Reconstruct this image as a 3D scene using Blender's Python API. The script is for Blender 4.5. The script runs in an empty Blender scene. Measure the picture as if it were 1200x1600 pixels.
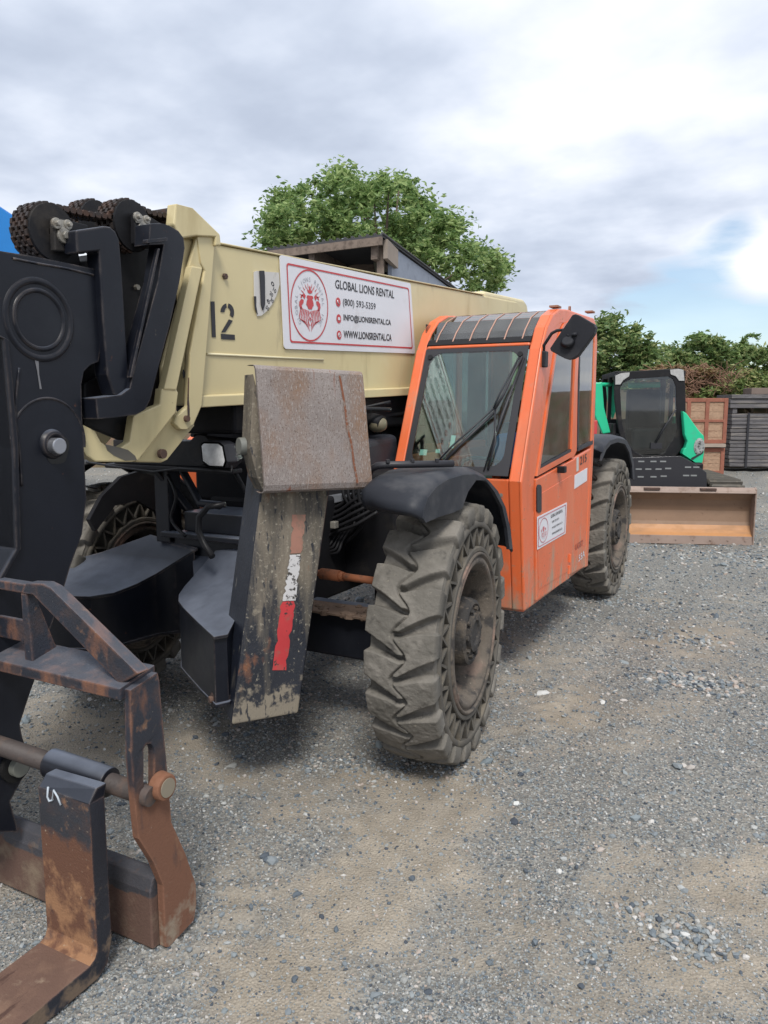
import bpy, bmesh, math, random
import numpy as np
from mathutils import Vector, Matrix
from mathutils.geometry import tessellate_polygon
random.seed(7)
rng = np.random.default_rng(7)
SC = bpy.context.scene
COL = SC.collection
R_ = math.radians

# ------------------------------------------------------------ camera (metres; x = machine's left, y = towards its rear)
F, HC, PITCH, YAW = 1200.0, 1.72, math.atan(160 / 1200), R_(27.9)
h_ = np.array([-math.sin(YAW), math.cos(YAW), 0.0])
r_ = np.array([math.cos(YAW), math.sin(YAW), 0.0])
f_ = h_ * math.cos(PITCH) + np.array([0, 0, -math.sin(PITCH)])
u_ = np.cross(r_, f_)
C_ = np.array([0, 0, HC])
cam = bpy.data.cameras.new('camera')
camo = bpy.data.objects.new('camera', cam)
COL.objects.link(camo)
camo.location = (0, 0, HC)
camo.rotation_euler = (math.pi / 2 - PITCH, 0, YAW)
cam.sensor_fit = 'VERTICAL'
cam.sensor_height = 24
cam.lens = 24 * F / 1600
cam.clip_start = 0.05
cam.clip_end = 3000
SC.camera = camo

# ------------------------------------------------------------ sky and sun
SUN_EL, SUN_AZ = 52, 150     # azimuth of the sun, degrees clockwise from +y
W = bpy.data.worlds.new('World')
SC.world = W
W.use_nodes = True
nt = W.node_tree
nt.nodes.clear()


def N(nt, t, **k):
    n = nt.nodes.new(t)
    for a, b in k.items():
        if a.startswith('i_'):
            n.inputs[int(a[2:])].default_value = b
        else:
            setattr(n, a, b)
    return n


def ramp(nt, fac, stops):
    n = nt.nodes.new('ShaderNodeValToRGB')
    e = n.color_ramp.elements
    while len(e) < len(stops):
        e.new(0.5)
    for i, (p, c) in enumerate(stops):
        e[i].position = p
        e[i].color = (c, c, c, 1) if isinstance(c, (int, float)) else (*c, 1)
    if fac is not None:
        nt.links.new(fac, n.inputs[0])
    return n


L = nt.links.new
tc = N(nt, 'ShaderNodeTexCoord')
sep = N(nt, 'ShaderNodeSeparateXYZ')
L(tc.outputs['Generated'], sep.inputs[0])
zz = N(nt, 'ShaderNodeMath', operation='ADD', i_1=0.16)
L(sep.outputs[2], zz.inputs[0])
zc = N(nt, 'ShaderNodeMath', operation='MAXIMUM', i_1=0.05)
L(zz.outputs[0], zc.inputs[0])
dx = N(nt, 'ShaderNodeMath', operation='DIVIDE'); dy = N(nt, 'ShaderNodeMath', operation='DIVIDE')
L(sep.outputs[0], dx.inputs[0]); L(zc.outputs[0], dx.inputs[1])
L(sep.outputs[1], dy.inputs[0]); L(zc.outputs[0], dy.inputs[1])
cmb = N(nt, 'ShaderNodeCombineXYZ')
L(dx.outputs[0], cmb.inputs[0]); L(dy.outputs[0], cmb.inputs[1])
n1 = N(nt, 'ShaderNodeTexNoise'); n1.inputs['Scale'].default_value = 0.95; n1.inputs['Detail'].default_value = 7; n1.inputs['Roughness'].default_value = 0.5
n2 = N(nt, 'ShaderNodeTexNoise'); n2.inputs['Scale'].default_value = 1.05; n2.inputs['Detail'].default_value = 6; n2.inputs['Roughness'].default_value = 0.46
n3 = N(nt, 'ShaderNodeTexNoise'); n3.inputs['Scale'].default_value = 4.2; n3.inputs['Detail'].default_value = 6; n3.inputs['Roughness'].default_value = 0.5
mp1 = N(nt, 'ShaderNodeMapping'); mp1.inputs['Location'].default_value = (1.3, 0.4, 0)
mp2 = N(nt, 'ShaderNodeMapping'); mp2.inputs['Location'].default_value = (5.3, 2.2, 3)
L(cmb.outputs[0], mp1.inputs[0]); L(cmb.outputs[0], mp2.inputs[0])
L(mp1.outputs[0], n1.inputs['Vector']); L(mp2.outputs[0], n2.inputs['Vector']); L(mp2.outputs[0], n3.inputs['Vector'])


def skydir(px, py):
    d = f_ + r_ * (px - 600) / F - u_ * (py - 800) / F
    return d / np.linalg.norm(d)


def lobe(px, py, sharp):
    d = skydir(px, py)
    dot = N(nt, 'ShaderNodeVectorMath', operation='DOT_PRODUCT')
    dot.inputs[1].default_value = d
    L(tc.outputs['Generated'], dot.inputs[0])
    mx = N(nt, 'ShaderNodeMath', operation='MAXIMUM', i_1=0.0)
    L(dot.outputs['Value'], mx.inputs[0])
    pw = N(nt, 'ShaderNodeMath', operation='POWER', i_1=sharp)
    L(mx.outputs[0], pw.inputs[0])
    return pw.outputs[0]


def madd(a, k, b):
    m = N(nt, 'ShaderNodeMath', operation='MULTIPLY_ADD', i_1=k)
    L(a, m.inputs[0])
    if isinstance(b, (int, float)):
        m.inputs[2].default_value = b
    else:
        L(b, m.inputs[2])
    return m.outputs[0]


# brightness of the cloud deck: broad thin spots where the sun is behind, fine noise on top
b = madd(n2.outputs['Fac'], 1.5, -0.20)
b = madd(n3.outputs['Fac'], 0.45, b)
b = madd(b, 1.0, -0.225)
b = madd(lobe(1010, 215, 70), 0.27, b)
b = madd(lobe(150, 30, 30), 0.16, b)
b = madd(lobe(1180, 425, 500), 0.28, b)
b = madd(lobe(1130, 385, 900), 0.22, b)
b = madd(lobe(620, 250, 40), -0.06, b)
b = madd(lobe(240, 190, 40), -0.16, b)
b = madd(lobe(1050, 350, 90), -0.30, b)
cr = ramp(nt, b, [(0.20, (0.45, 0.51, 0.63)), (0.42, (0.60, 0.665, 0.79)), (0.62, (0.77, 0.82, 0.92)), (0.84, (0.97, 0.985, 1.0))])
cr.color_ramp.interpolation = 'B_SPLINE'
bgc = N(nt, 'ShaderNodeBackground', i_1=0.96)
L(cr.outputs[0], bgc.inputs[0])
sky = N(nt, 'ShaderNodeTexSky', sky_type='NISHITA', sun_disc=False)
sky.sun_elevation = R_(SUN_EL); sky.sun_rotation = R_(SUN_AZ)
sky.dust_density = 0.6
bgs = N(nt, 'ShaderNodeBackground', i_1=0.12)
L(sky.outputs[0], bgs.inputs[0])
g = madd(n1.outputs['Fac'], 0.8, -0.3)
g = madd(n3.outputs['Fac'], 0.5, g)
g = madd(g, 1.0, -0.16)
g = madd(lobe(1150, 520, 300), 0.70, g)
g = madd(lobe(1000, 515, 500), 0.35, g)
g = madd(lobe(1150, 355, 1500), 0.30, g)
g = madd(lobe(1190, 430, 1200), -0.35, g)
g = madd(lobe(1010, 500, 300), 0.1, g)
g = madd(lobe(330, 350, 500), 0.24, g)
g = madd(lobe(1150, 20, 300), 0.13, g)
gr = ramp(nt, g, [(0.38, 0.0), (0.58, 0.85)])
mixb = N(nt, 'ShaderNodeMixShader')
L(gr.outputs[0], mixb.inputs[0]); L(bgc.outputs[0], mixb.inputs[1]); L(bgs.outputs[0], mixb.inputs[2])
wo = N(nt, 'ShaderNodeOutputWorld')
L(mixb.outputs[0], wo.inputs[0])

sl = bpy.data.lights.new('sun', 'SUN')
sl.energy = 2.6; sl.angle = R_(16); sl.color = (1, 0.96, 0.9)
so = bpy.data.objects.new('sun', sl)
COL.objects.link(so)
sd = Vector((math.sin(R_(SUN_AZ)) * math.cos(R_(SUN_EL)), math.cos(R_(SUN_AZ)) * math.cos(R_(SUN_EL)), math.sin(R_(SUN_EL))))
so.rotation_euler = sd.to_track_quat('Z', 'Y').to_euler()
SC.view_settings.view_transform = 'Standard'
SC.view_settings.look = 'None'
SC.view_settings.exposure = 0.27
SC.view_settings.gamma = 1.0
SC.view_settings.use_curve_mapping = False
SC.cycles.max_bounces = 8
SC.cycles.transparent_max_bounces = 16

# ------------------------------------------------------------ helpers


def pray(px, py):
    return f_ + r_ * (px - 600) / F - u_ * (py - 800) / F


def P(px, py, ax, val):
    d = pray(px, py); i = 'xyz'.index(ax)
    return Vector(C_ + d * ((val - C_[i]) / d[i]))


def PD(px, py, D):
    """point at distance D along the camera heading (horizontal)"""
    d = pray(px, py)
    return Vector(C_ + d * (D / float(d @ h_)))


def PN(px, py, o, n):
    d = pray(px, py); o = np.array(o); n = np.array(n)
    return Vector(C_ + d * (float((o - C_) @ n) / float(d @ n)))


def YZ(x, pts):
    return [(p.y, p.z) for p in (P(a, b, 'x', x) for a, b in pts)]


def XZ(y, pts):
    return [(p.x, p.z) for p in (P(a, b, 'y', y) for a, b in pts)]


ROOTS = {}


def link(o, parent=None):
    COL.objects.link(o)
    if parent is not None:
        o.parent = parent
        if parent.name in ROOTS:
            o.matrix_parent_inverse = ROOTS[parent.name].inverted()
    return o


def tag(o, label, cat, group=None, kind=None):
    o['label'] = label
    o['category'] = cat
    if group: o['group'] = group
    if kind: o['kind'] = kind
    return o


def empty(name, loc, rz=0.0):
    o = bpy.data.objects.new(name, None)
    o.empty_display_size = 0.2
    o.location = loc; o.rotation_euler = (0, 0, rz)
    COL.objects.link(o)
    return o


def worldroot(name, loc):
    """a root whose parts are written in world coordinates"""
    o = empty(name, loc)
    ROOTS[o.name] = Matrix.Translation(Vector(loc))
    return o


class MB:
    def __init__(s):
        s.v = []; s.f = []; s.sm = []; s.g = []

    def add(s, vs, fs, smooth=False, M=None):
        b = len(s.v)
        s.v += [tuple(M @ Vector(v)) if M else tuple(v) for v in vs]
        s.f += [tuple(b + i for i in f) for f in fs]
        s.sm += [smooth] * len(fs)
        s.g.append((b, len(s.v), len(s.f) - len(fs), len(s.f)))
        return s

    def box(s, lo, hi, M=None):
        (a, b, c), (d, e, f) = lo, hi
        vs = [(a, b, c), (d, b, c), (d, e, c), (a, e, c), (a, b, f), (d, b, f), (d, e, f), (a, e, f)]
        return s.add(vs, [(0, 3, 2, 1), (4, 5, 6, 7), (0, 1, 5, 4), (1, 2, 6, 5), (2, 3, 7, 6), (3, 0, 4, 7)], M=M)

    def hexa(s, q0, q1):
        """q0, q1: two quads (lists of four points) joined"""
        return s.add(list(q0) + list(q1), [(3, 2, 1, 0), (4, 5, 6, 7), (0, 1, 5, 4), (1, 2, 6, 5), (2, 3, 7, 6), (3, 0, 4, 7)])

    def prism(s, pts, ax, v0, v1, M=None):
        """2D polygon in the plane across axis ax, extruded from v0 to v1"""
        def to3(p, v):
            return {'x': (v, p[0], p[1]), 'y': (p[0], v, p[1]), 'z': (p[0], p[1], v)}[ax]
        n = len(pts)
        vs = [to3(p, v0) for p in pts] + [to3(p, v1) for p in pts]
        fs = [(i, (i + 1) % n, n + (i + 1) % n, n + i) for i in range(n)]
        tess = tessellate_polygon([[Vector((p[0], p[1], 0)) for p in pts]])
        fs += [tuple(t) for t in tess] + [tuple(n + i for i in t[::-1]) for t in tess]
        return s.add(vs, fs, M=M)

    def tube(s, path, r, n=12, caps=True, smooth=True, M=None):
        path = [Vector(p) for p in path]
        rs = r if isinstance(r, (list, tuple)) else [r] * len(path)
        vs = []; fs = []
        T0 = (path[1] - path[0]).normalized()
        up = Vector((0, 0, 1)) if abs(T0.z) < 0.9 else Vector((1, 0, 0))
        U = T0.cross(up).normalized()
        for i, p in enumerate(path):
            if i == 0: T = path[1] - path[0]
            elif i == len(path) - 1: T = path[-1] - path[-2]
            else: T = (path[i + 1] - path[i]).normalized() + (path[i] - path[i - 1]).normalized()
            T.normalize()
            U = (U - T * U.dot(T)).normalized()
            V = T.cross(U)
            for k in range(n):
                a = 2 * math.pi * k / n
                vs.append(p + (U * math.cos(a) + V * math.sin(a)) * rs[i])
        for i in range(len(path) - 1):
            for k in range(n):
                k2 = (k + 1) % n
                fs.append((i * n + k, i * n + k2, (i + 1) * n + k2, (i + 1) * n + k))
        s.add(vs, fs, smooth, M)
        if caps:
            s.add(vs[:n], [tuple(range(n))[::-1]], False, M)
            s.add(vs[-n:], [tuple(range(n))], False, M)
        return s

    def lathe(s, prof, c, ax='x', n=48, smooth=False, a0=0, a1=2 * math.pi, M=None):
        """prof: (along, radius) list; revolve around an axis through c"""
        vs = []; fs = []
        full = abs(a1 - a0 - 2 * math.pi) < 1e-6
        cnt = n if full else n + 1
        for k in range(cnt):
            a = a0 + (a1 - a0) * k / n
            ca, sa = math.cos(a), math.sin(a)
            for (t, r) in prof:
                if ax == 'x': vs.append((c[0] + t, c[1] + r * ca, c[2] + r * sa))
                elif ax == 'y': vs.append((c[0] + r * ca, c[1] + t, c[2] + r * sa))
                else: vs.append((c[0] + r * ca, c[1] + r * sa, c[2] + t))
        m = len(prof)
        for k in range(n):
            k2 = (k + 1) % cnt
            for i in range(m - 1):
                fs.append((k * m + i, k * m + i + 1, k2 * m + i + 1, k2 * m + i))
        return s.add(vs, fs, smooth, M)

    def disc(s, c, r, t, ax='x', n=32, M=None):
        """cylinder from c along axis by t"""
        vs = []
        for e in (0, t):
            for k in range(n):
                a = 2 * math.pi * k / n
                ca, sa = r * math.cos(a), r * math.sin(a)
                vs.append({'x': (c[0] + e, c[1] + ca, c[2] + sa), 'y': (c[0] + ca, c[1] + e, c[2] + sa), 'z': (c[0] + ca, c[1] + sa, c[2] + e)}[ax])
        fs = [tuple(range(n)), tuple(range(n, 2 * n))[::-1]] + [(k, n + k, n + (k + 1) % n, (k + 1) % n) for k in range(n)]
        return s.add(vs, fs, M=M)

    def clusters(s):
        """primitives that lie far apart, as separate builders"""
        k = len(s.g)
        if k < 2 or k > 60: return [s]
        V = np.array(s.v, float); lo = []; hi = []
        for (a, b, _c, _d) in s.g:
            lo.append(V[a:b].min(0)); hi.append(V[a:b].max(0))
        lo = np.array(lo); hi = np.array(hi); size = (hi - lo).max(1)
        gap = np.maximum(0, np.maximum(lo[:, None] - hi[None], lo[None] - hi[:, None]))
        near = np.sqrt((gap ** 2).sum(2)) <= np.maximum(.02, .5 * np.maximum(size[:, None], size[None]))
        lab = list(range(k)); ch = True
        while ch:
            ch = False
            for i in range(k):
                m = min(lab[j] for j in range(k) if near[i, j])
                if m < lab[i]: lab[i] = m; ch = True
        out = []
        for L_ in sorted(set(lab)):
            mb = MB()
            for i in range(k):
                if lab[i] != L_: continue
                a, b, c, d = s.g[i]; o = len(mb.v)
                mb.v += s.v[a:b]; mb.f += [tuple(x - a + o for x in f) for f in s.f[c:d]]; mb.sm += s.sm[c:d]
                mb.g.append((o, len(mb.v), len(mb.f) - (d - c), len(mb.f)))
            out.append(mb)
        return out

    def build(s, name, mat, parent=None, bevel=0.0, seg=2, label=None, smooth=False, split=True):
        if split:
            cs = s.clusters()
            if len(cs) > 1:
                return [c.build(name, mat, parent, bevel, seg, label, smooth, False) for c in cs][0]
        me = bpy.data.meshes.new(name)
        me.from_pydata(s.v, [], s.f)
        me.polygons.foreach_set('use_smooth', [True] * len(s.f) if smooth else s.sm)
        bm = bmesh.new(); bm.from_mesh(me)
        bmesh.ops.remove_doubles(bm, verts=bm.verts, dist=1e-5)
        bmesh.ops.recalc_face_normals(bm, faces=bm.faces)
        bm.to_mesh(me); bm.free()
        me.materials.append(mat)
        o = bpy.data.objects.new(name, me)
        link(o, parent)
        if bevel > 0:
            m = o.modifiers.new('bevel', 'BEVEL')
            m.width = bevel; m.segments = seg; m.limit_method = 'ANGLE'; m.angle_limit = R_(35)
            m.use_clamp_overlap = True
        if label: o['label'] = label
        return o


def mesh_np(name, V, Fc, mat, parent=None, smooth=False, attr=None):
    """V (n,3), Fc (m,k) all faces with k corners"""
    me = bpy.data.meshes.new(name)
    nv, (nf, k) = len(V), Fc.shape
    me.vertices.add(nv); me.vertices.foreach_set('co', V.astype(np.float32).ravel())
    me.loops.add(nf * k); me.loops.foreach_set('vertex_index', Fc.astype(np.int32).ravel())
    me.polygons.add(nf)
    me.polygons.foreach_set('loop_start', np.arange(0, nf * k, k, dtype=np.int32))
    me.update(calc_edges=True)
    me.polygons.foreach_set('use_smooth', np.full(nf, smooth))
    if attr is not None:
        for an, av in attr.items():
            at = me.attributes.new(an, 'FLOAT', 'POINT')
            at.data.foreach_set('value', av.astype(np.float32))
    me.materials.append(mat)
    o = bpy.data.objects.new(name, me)
    return link(o, parent)


# ------------------------------------------------------------ materials
def mat(name, base, rough=0.5, metal=0.0, var=0.12, vscale=3.0, layers=(), bump=0.0, bscale=60, stretch=(1, 1, 1), spec=0.5, coat=0.0, topsheen=None, edge=None):
    """base colour with soft brightness variation; layers = (colour, scale, threshold, softness, roughness[, stretch]) of dirt, rust, dust, wear"""
    m = bpy.data.materials.new(name); m.use_nodes = True
    t = m.node_tree; bs = t.nodes['Principled BSDF']
    bs.inputs['Specular IOR Level'].default_value = spec
    bs.inputs['Coat Weight'].default_value = coat
    tc = N(t, 'ShaderNodeTexCoord')
    mp = N(t, 'ShaderNodeMapping'); mp.inputs['Scale'].default_value = stretch
    t.links.new(tc.outputs['Object'], mp.inputs[0])
    def noise(sc, st=None, det=8, ro=0.6, loc=0):
        n = N(t, 'ShaderNodeTexNoise'); n.inputs['Scale'].default_value = sc; n.inputs['Detail'].default_value = det; n.inputs['Roughness'].default_value = ro
        q = N(t, 'ShaderNodeMapping'); q.inputs['Scale'].default_value = st or (1, 1, 1); q.inputs['Location'].default_value = (loc, loc * .7, loc * .3)
        t.links.new(mp.outputs[0], q.inputs[0]); t.links.new(q.outputs[0], n.inputs['Vector'])
        return n.outputs['Fac']
    nv = noise(vscale, loc=1.3)
    cr = ramp(t, nv, [(0.25, tuple(c * (1 - var) for c in base)), (0.75, tuple(min(1, c * (1 + var)) for c in base))])
    col = cr.outputs[0]; rgh = None
    rv = N(t, 'ShaderNodeMapRange'); rv.inputs[3].default_value = max(0.05, rough - 0.1); rv.inputs[4].default_value = min(1, rough + 0.14)
    t.links.new(noise(vscale * 4, loc=4.1), rv.inputs[0]); rgh = rv.outputs[0]
    met = metal
    for li, lay in enumerate(layers):
        c, sc, th, so_, ro = lay[:5]; st = lay[5] if len(lay) > 5 else None
        nf = noise(sc, st, loc=7.7 + 3 * li)
        if len(lay) > 6:      # more of this layer below a height: (z low, z high, amount)
            za, zb, am = lay[6]
            sx_ = N(t, 'ShaderNodeSeparateXYZ'); t.links.new(tc.outputs['Object'], sx_.inputs[0])
            mr_ = N(t, 'ShaderNodeMapRange'); mr_.inputs[1].default_value = za; mr_.inputs[2].default_value = zb; mr_.inputs[3].default_value = am; mr_.inputs[4].default_value = 0
            t.links.new(sx_.outputs[2], mr_.inputs[0])
            ad_ = N(t, 'ShaderNodeMath', operation='ADD'); t.links.new(nf, ad_.inputs[0]); t.links.new(mr_.outputs[0], ad_.inputs[1]); nf = ad_.outputs[0]
        fr = ramp(t, nf, [(th, 0.0), (min(1, th + so_), 1.0)])
        mx = N(t, 'ShaderNodeMix', data_type='RGBA')
        t.links.new(fr.outputs[0], mx.inputs[0]); t.links.new(col, mx.inputs[6]); mx.inputs[7].default_value = (*c, 1)
        col = mx.outputs[2]
        mr = N(t, 'ShaderNodeMix', data_type='FLOAT')
        t.links.new(fr.outputs[0], mr.inputs[0]); t.links.new(rgh, mr.inputs[2]); mr.inputs[3].default_value = ro
        rgh = mr.outputs[0]
    if edge:         # paint rubbed off along the edges: (colour, reach in metres, amount)
        bv = N(t, 'ShaderNodeBevel', samples=3); bv.inputs['Radius'].default_value = edge[1]
        ge = N(t, 'ShaderNodeNewGeometry'); dp = N(t, 'ShaderNodeVectorMath', operation='DOT_PRODUCT')
        t.links.new(bv.outputs[0], dp.inputs[0]); t.links.new(ge.outputs['True Normal'], dp.inputs[1])
        er = ramp(t, dp.outputs['Value'], [(0.80, 1.0), (0.985, 0.0)])
        wn = ramp(t, noise(14, loc=9.1), [(.40, 0.0), (.62, edge[2])])
        mu = N(t, 'ShaderNodeMath', operation='MULTIPLY'); t.links.new(er.outputs[0], mu.inputs[0]); t.links.new(wn.outputs[0], mu.inputs[1])
        mx = N(t, 'ShaderNodeMix', data_type='RGBA')
        t.links.new(mu.outputs[0], mx.inputs[0]); t.links.new(col, mx.inputs[6]); mx.inputs[7].default_value = (*edge[0], 1); col = mx.outputs[2]
    if topsheen:      # pale sky sheen painted into the colour of faces that look up
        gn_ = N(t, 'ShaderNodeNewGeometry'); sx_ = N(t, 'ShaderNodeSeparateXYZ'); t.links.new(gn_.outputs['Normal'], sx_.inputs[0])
        mr_ = N(t, 'ShaderNodeMapRange'); mr_.inputs[1].default_value = .55; mr_.inputs[2].default_value = 1.0; mr_.inputs[3].default_value = 0; mr_.inputs[4].default_value = topsheen[1]
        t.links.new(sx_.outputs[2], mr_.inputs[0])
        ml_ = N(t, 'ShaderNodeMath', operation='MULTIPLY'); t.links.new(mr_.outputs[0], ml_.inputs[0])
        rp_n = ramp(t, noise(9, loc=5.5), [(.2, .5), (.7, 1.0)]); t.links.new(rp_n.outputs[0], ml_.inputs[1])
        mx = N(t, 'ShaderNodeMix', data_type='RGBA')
        t.links.new(ml_.outputs[0], mx.inputs[0]); t.links.new(col, mx.inputs[6]); mx.inputs[7].default_value = (*topsheen[0], 1); col = mx.outputs[2]
    t.links.new(col, bs.inputs['Base Color']); t.links.new(rgh, bs.inputs['Roughness'])
    bs.inputs['Metallic'].default_value = metal
    if bump:
        bp = N(t, 'ShaderNodeBump'); bp.inputs['Strength'].default_value = bump; bp.inputs['Distance'].default_value = 0.01
        t.links.new(noise(bscale, loc=2.2), bp.inputs['Height']); t.links.new(bp.outputs[0], bs.inputs['Normal'])
    return m


RUST = (0.105, 0.048, 0.030); RUST2 = (0.20, 0.10, 0.058); DUST = (0.24, 0.205, 0.16)
M = {}
M['orange'] = mat('orange_paint', (0.72, 0.145, 0.048), 0.33, var=0.07, vscale=2.0, layers=[((0.64, 0.22, 0.115), 3.0, 0.50, 0.35, 0.6, (1, 1, .5)), ((0.55, 0.13, 0.05), 5.0, 0.55, 0.3, 0.5, (1, 1, .3)), ((0.36, 0.25, 0.175), 9, 0.60, 0.22, 0.9, (1, 1, .4), (.45, .90, .20)), ((0.30, 0.22, 0.16), 28, 0.63, 0.1, 0.9, None, (.45, .8, .08)), ((0.32, 0.07, 0.035), 32, 0.69, 0.06, 0.6), ((0.10, 0.06, 0.045), 80, 0.735, 0.03, 0.8), ((0.50, 0.19, 0.10), 60, 0.66, 0.05, 0.6, (1, .1, 1))], bump=0.04, bscale=9, coat=0.12, edge=((0.55, 0.30, 0.20), .006, .5))
M['tan'] = mat('tan_paint', (0.60, 0.51, 0.285), 0.42, var=0.08, vscale=1.6, layers=[((0.36, 0.28, 0.14), 4.0, 0.56, 0.3, 0.7, (1, 1, .25)), (RUST, 22, 0.735, 0.05, 0.85), ((0.66, 0.59, 0.38), 2.5, 0.6, 0.3, 0.5), ((0.26, 0.22, 0.15), 9, 0.64, 0.12, 0.7, (1, .6, .12)), ((0.30, 0.27, 0.2), 50, 0.72, 0.04, 0.7, (1, 1, .3))], bump=0.05, bscale=8, edge=((0.30, 0.20, 0.10), .008, .55))
M['navy'] = mat('navy_black_paint', (0.007, 0.0085, 0.014), 0.36, var=0.3, vscale=2.2, coat=0.0, spec=0.30, topsheen=((0.16, 0.18, 0.225), .9), layers=[((0.022, 0.025, 0.032), 2.6, 0.50, 0.4, 0.5), ((0.10, 0.085, 0.07), 30, 0.70, 0.08, 0.8), ((0.13, 0.13, 0.13), 60, 0.76, 0.03, 0.7, (1, 1, .2)), ((0.12, 0.05, 0.03), 18, 0.70, 0.06, 0.9)], bump=0.08, bscale=14, edge=((0.15, 0.12, 0.105), .010, .85))
M['black'] = mat('black_steel', (0.012, 0.012, 0.014), 0.55, var=0.3, layers=[((0.06, 0.052, 0.044), 5, 0.55, 0.3, 0.9)], bump=0.1, bscale=30, spec=0.25)
M['pitch'] = mat('dark_machinery', (0.008, 0.008, 0.010), 0.7, var=0.3, layers=[((0.03, 0.026, 0.022), 8, 0.55, 0.3, 0.9)], spec=0.25)
M['plastic'] = mat('fender_plastic', (0.026, 0.029, 0.037), 0.48, var=0.15, vscale=2, layers=[((0.12, 0.118, 0.12), 4, 0.52, 0.35, 0.75), ((0.3, 0.29, 0.28), 45, 0.755, 0.03, 0.8, (1, .25, 1))], bump=0.12, bscale=160, spec=0.25)
M['mirror_plastic'] = mat('mirror_plastic', (0.02, 0.021, 0.026), 0.5, layers=[((0.05, 0.05, 0.052), 4, 0.5, 0.3, 0.7)], bump=0.1, bscale=250, spec=0.25)
M['rust'] = mat('rusty_steel', (0.020, 0.023, 0.033), 0.45, var=0.3, vscale=4, layers=[((0.07, 0.042, 0.034), 7, 0.50, 0.2, 0.8, None, (0.45, .7, .20)), ((0.165, 0.075, 0.044), 10, 0.505, 0.14, 0.85, (1, 1, .5), (0.4, .62, .20)), ((0.20, 0.11, 0.065), 22, 0.63, 0.12, 0.9), ((0.26, 0.205, 0.15), 14, 0.66, 0.15, 0.95, None, (.05, .22, .2)), ((0.3, 0.27, 0.23), 70, 0.70, 0.04, 0.9)], bump=0.3, bscale=120, topsheen=((.11, .12, .145), .75), edge=((0.25, 0.12, 0.072), .014, 1.0))
M['rust_heavy'] = mat('heavily_rusted_steel', (0.075, 0.045, 0.036), 0.8, var=0.35, vscale=5, layers=[((0.145, 0.08, 0.055), 9, 0.50, 0.2, 0.9), ((0.038, 0.038, 0.044), 7, 0.53, 0.14, 0.65), ((0.26, 0.22, 0.175), 34, 0.60, 0.12, 0.95)], bump=0.35, bscale=120, edge=((0.25, 0.15, 0.10), .008, .6))
M['fork'] = mat('fork_steel', (0.026, 0.028, 0.036), 0.5, var=0.3, vscale=4, layers=[((0.055, 0.032, 0.027), 7, 0.46, 0.2, 0.8), ((0.115, 0.05, 0.028), 9, 0.60, 0.10, 0.85, (1, 1, .7), (.36, .46, .28)), ((0.27, 0.14, 0.07), 14, 0.60, 0.14, 0.9, (1, 1, .8), (.24, .38, .17)), ((0.30, 0.24, 0.17), 60, 0.64, 0.08, 0.95)], bump=0.3, bscale=120, edge=((0.24, 0.14, 0.09), .006, .8))
M['fork_side'] = mat('fork_side_paint', (0.018, 0.020, 0.028), 0.45, var=0.3, spec=.4, layers=[((0.09, 0.05, 0.035), 9, 0.58, 0.15, 0.85), ((0.14, 0.10, 0.07), 12, 0.60, 0.12, 0.9, None, (.02, .15, .2))], bump=.2, bscale=90, edge=((0.22, 0.11, 0.07), .008, .9))
M['fork_blade'] = mat('worn_fork_blade', (0.125, 0.070, 0.050), 0.8, var=0.2, vscale=5, layers=[((0.20, 0.12, 0.08), 6, 0.48, 0.2, 0.9), ((0.27, 0.20, 0.14), 16, 0.60, 0.15, 0.95), ((0.07, 0.035, 0.025), 5, 0.58, 0.04, 0.8, (3, .6, 1))], bump=.25, bscale=110)
M['beam'] = mat('carriage_beam', (0.045, 0.045, 0.053), 0.65, var=0.3, vscale=5, layers=[((0.115, 0.065, 0.048), 8, 0.56, 0.1, 0.9, None, (.155, .185, .4)), ((0.20, 0.145, 0.10), 10, 0.60, 0.2, 0.95, (1, 1, 1), (.10, .19, .12)), ((0.10, 0.06, 0.045), 14, 0.56, 0.15, 0.9)], bump=.3, bscale=110, edge=((0.20, 0.12, 0.09), .008, .9))
M['shaft'] = mat('dull_shaft', (0.060, 0.048, 0.044), 0.6, var=0.25, layers=[((0.13, 0.085, 0.065), 12, 0.52, 0.2, 0.85)], bump=.2, bscale=90)
M['scratched'] = mat('scratched_navy_paint', (0.014, 0.017, 0.027), 0.4, var=0.3, spec=.4, layers=[((0.10, 0.09, 0.075), 16, 0.60, 0.2, 0.9, (1, 1, .2)), ((0.2, 0.19, 0.165), 70, 0.66, 0.04, 0.8, (1, 1, .12))], bump=.15, bscale=60)
M['pad'] = mat('worn_pad_steel', (0.25, 0.215, 0.20), 0.7, var=0.2, vscale=6, layers=[((0.24, 0.15, 0.10), 5, 0.46, 0.2, 0.85, (1, 1, .5)), ((0.33, 0.295, 0.275), 150, 0.52, 0.12, 0.8, (1, 1, .35)), ((0.15, 0.11, 0.09), 190, 0.57, 0.06, 0.9, (1, 1, .6)), ((0.21, 0.075, 0.04), 9, 0.62, 0.06, 0.9, (2, 2, .12))], bump=0.5, bscale=260)
M['leg'] = mat('muddy_outrigger_paint', (0.020, 0.023, 0.032), 0.55, var=0.3, vscale=4, layers=[((0.12, 0.105, 0.082), 9, 0.38, 0.16, 0.9, (1, 1, .16), (.62, 1.0, -.14)), ((0.215, 0.182, 0.14), 13, 0.44, 0.22, 0.95, (1, 1, .16), (.62, .98, -.15)), ((0.30, 0.27, 0.215), 60, 0.56, 0.12, 0.95, None, (.6, .95, -.05)), ((0.23, 0.20, 0.155), 20, 0.62, 0.10, 0.95, None, (.40, .56, .30)), ((0.20, 0.09, 0.05), 8, 0.62, 0.1, 0.9, (1, 1, .6)), ((0.025, 0.027, 0.034), 40, 0.585, 0.06, 0.7, (1, 1, .3))], bump=0.35, bscale=120)
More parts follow.
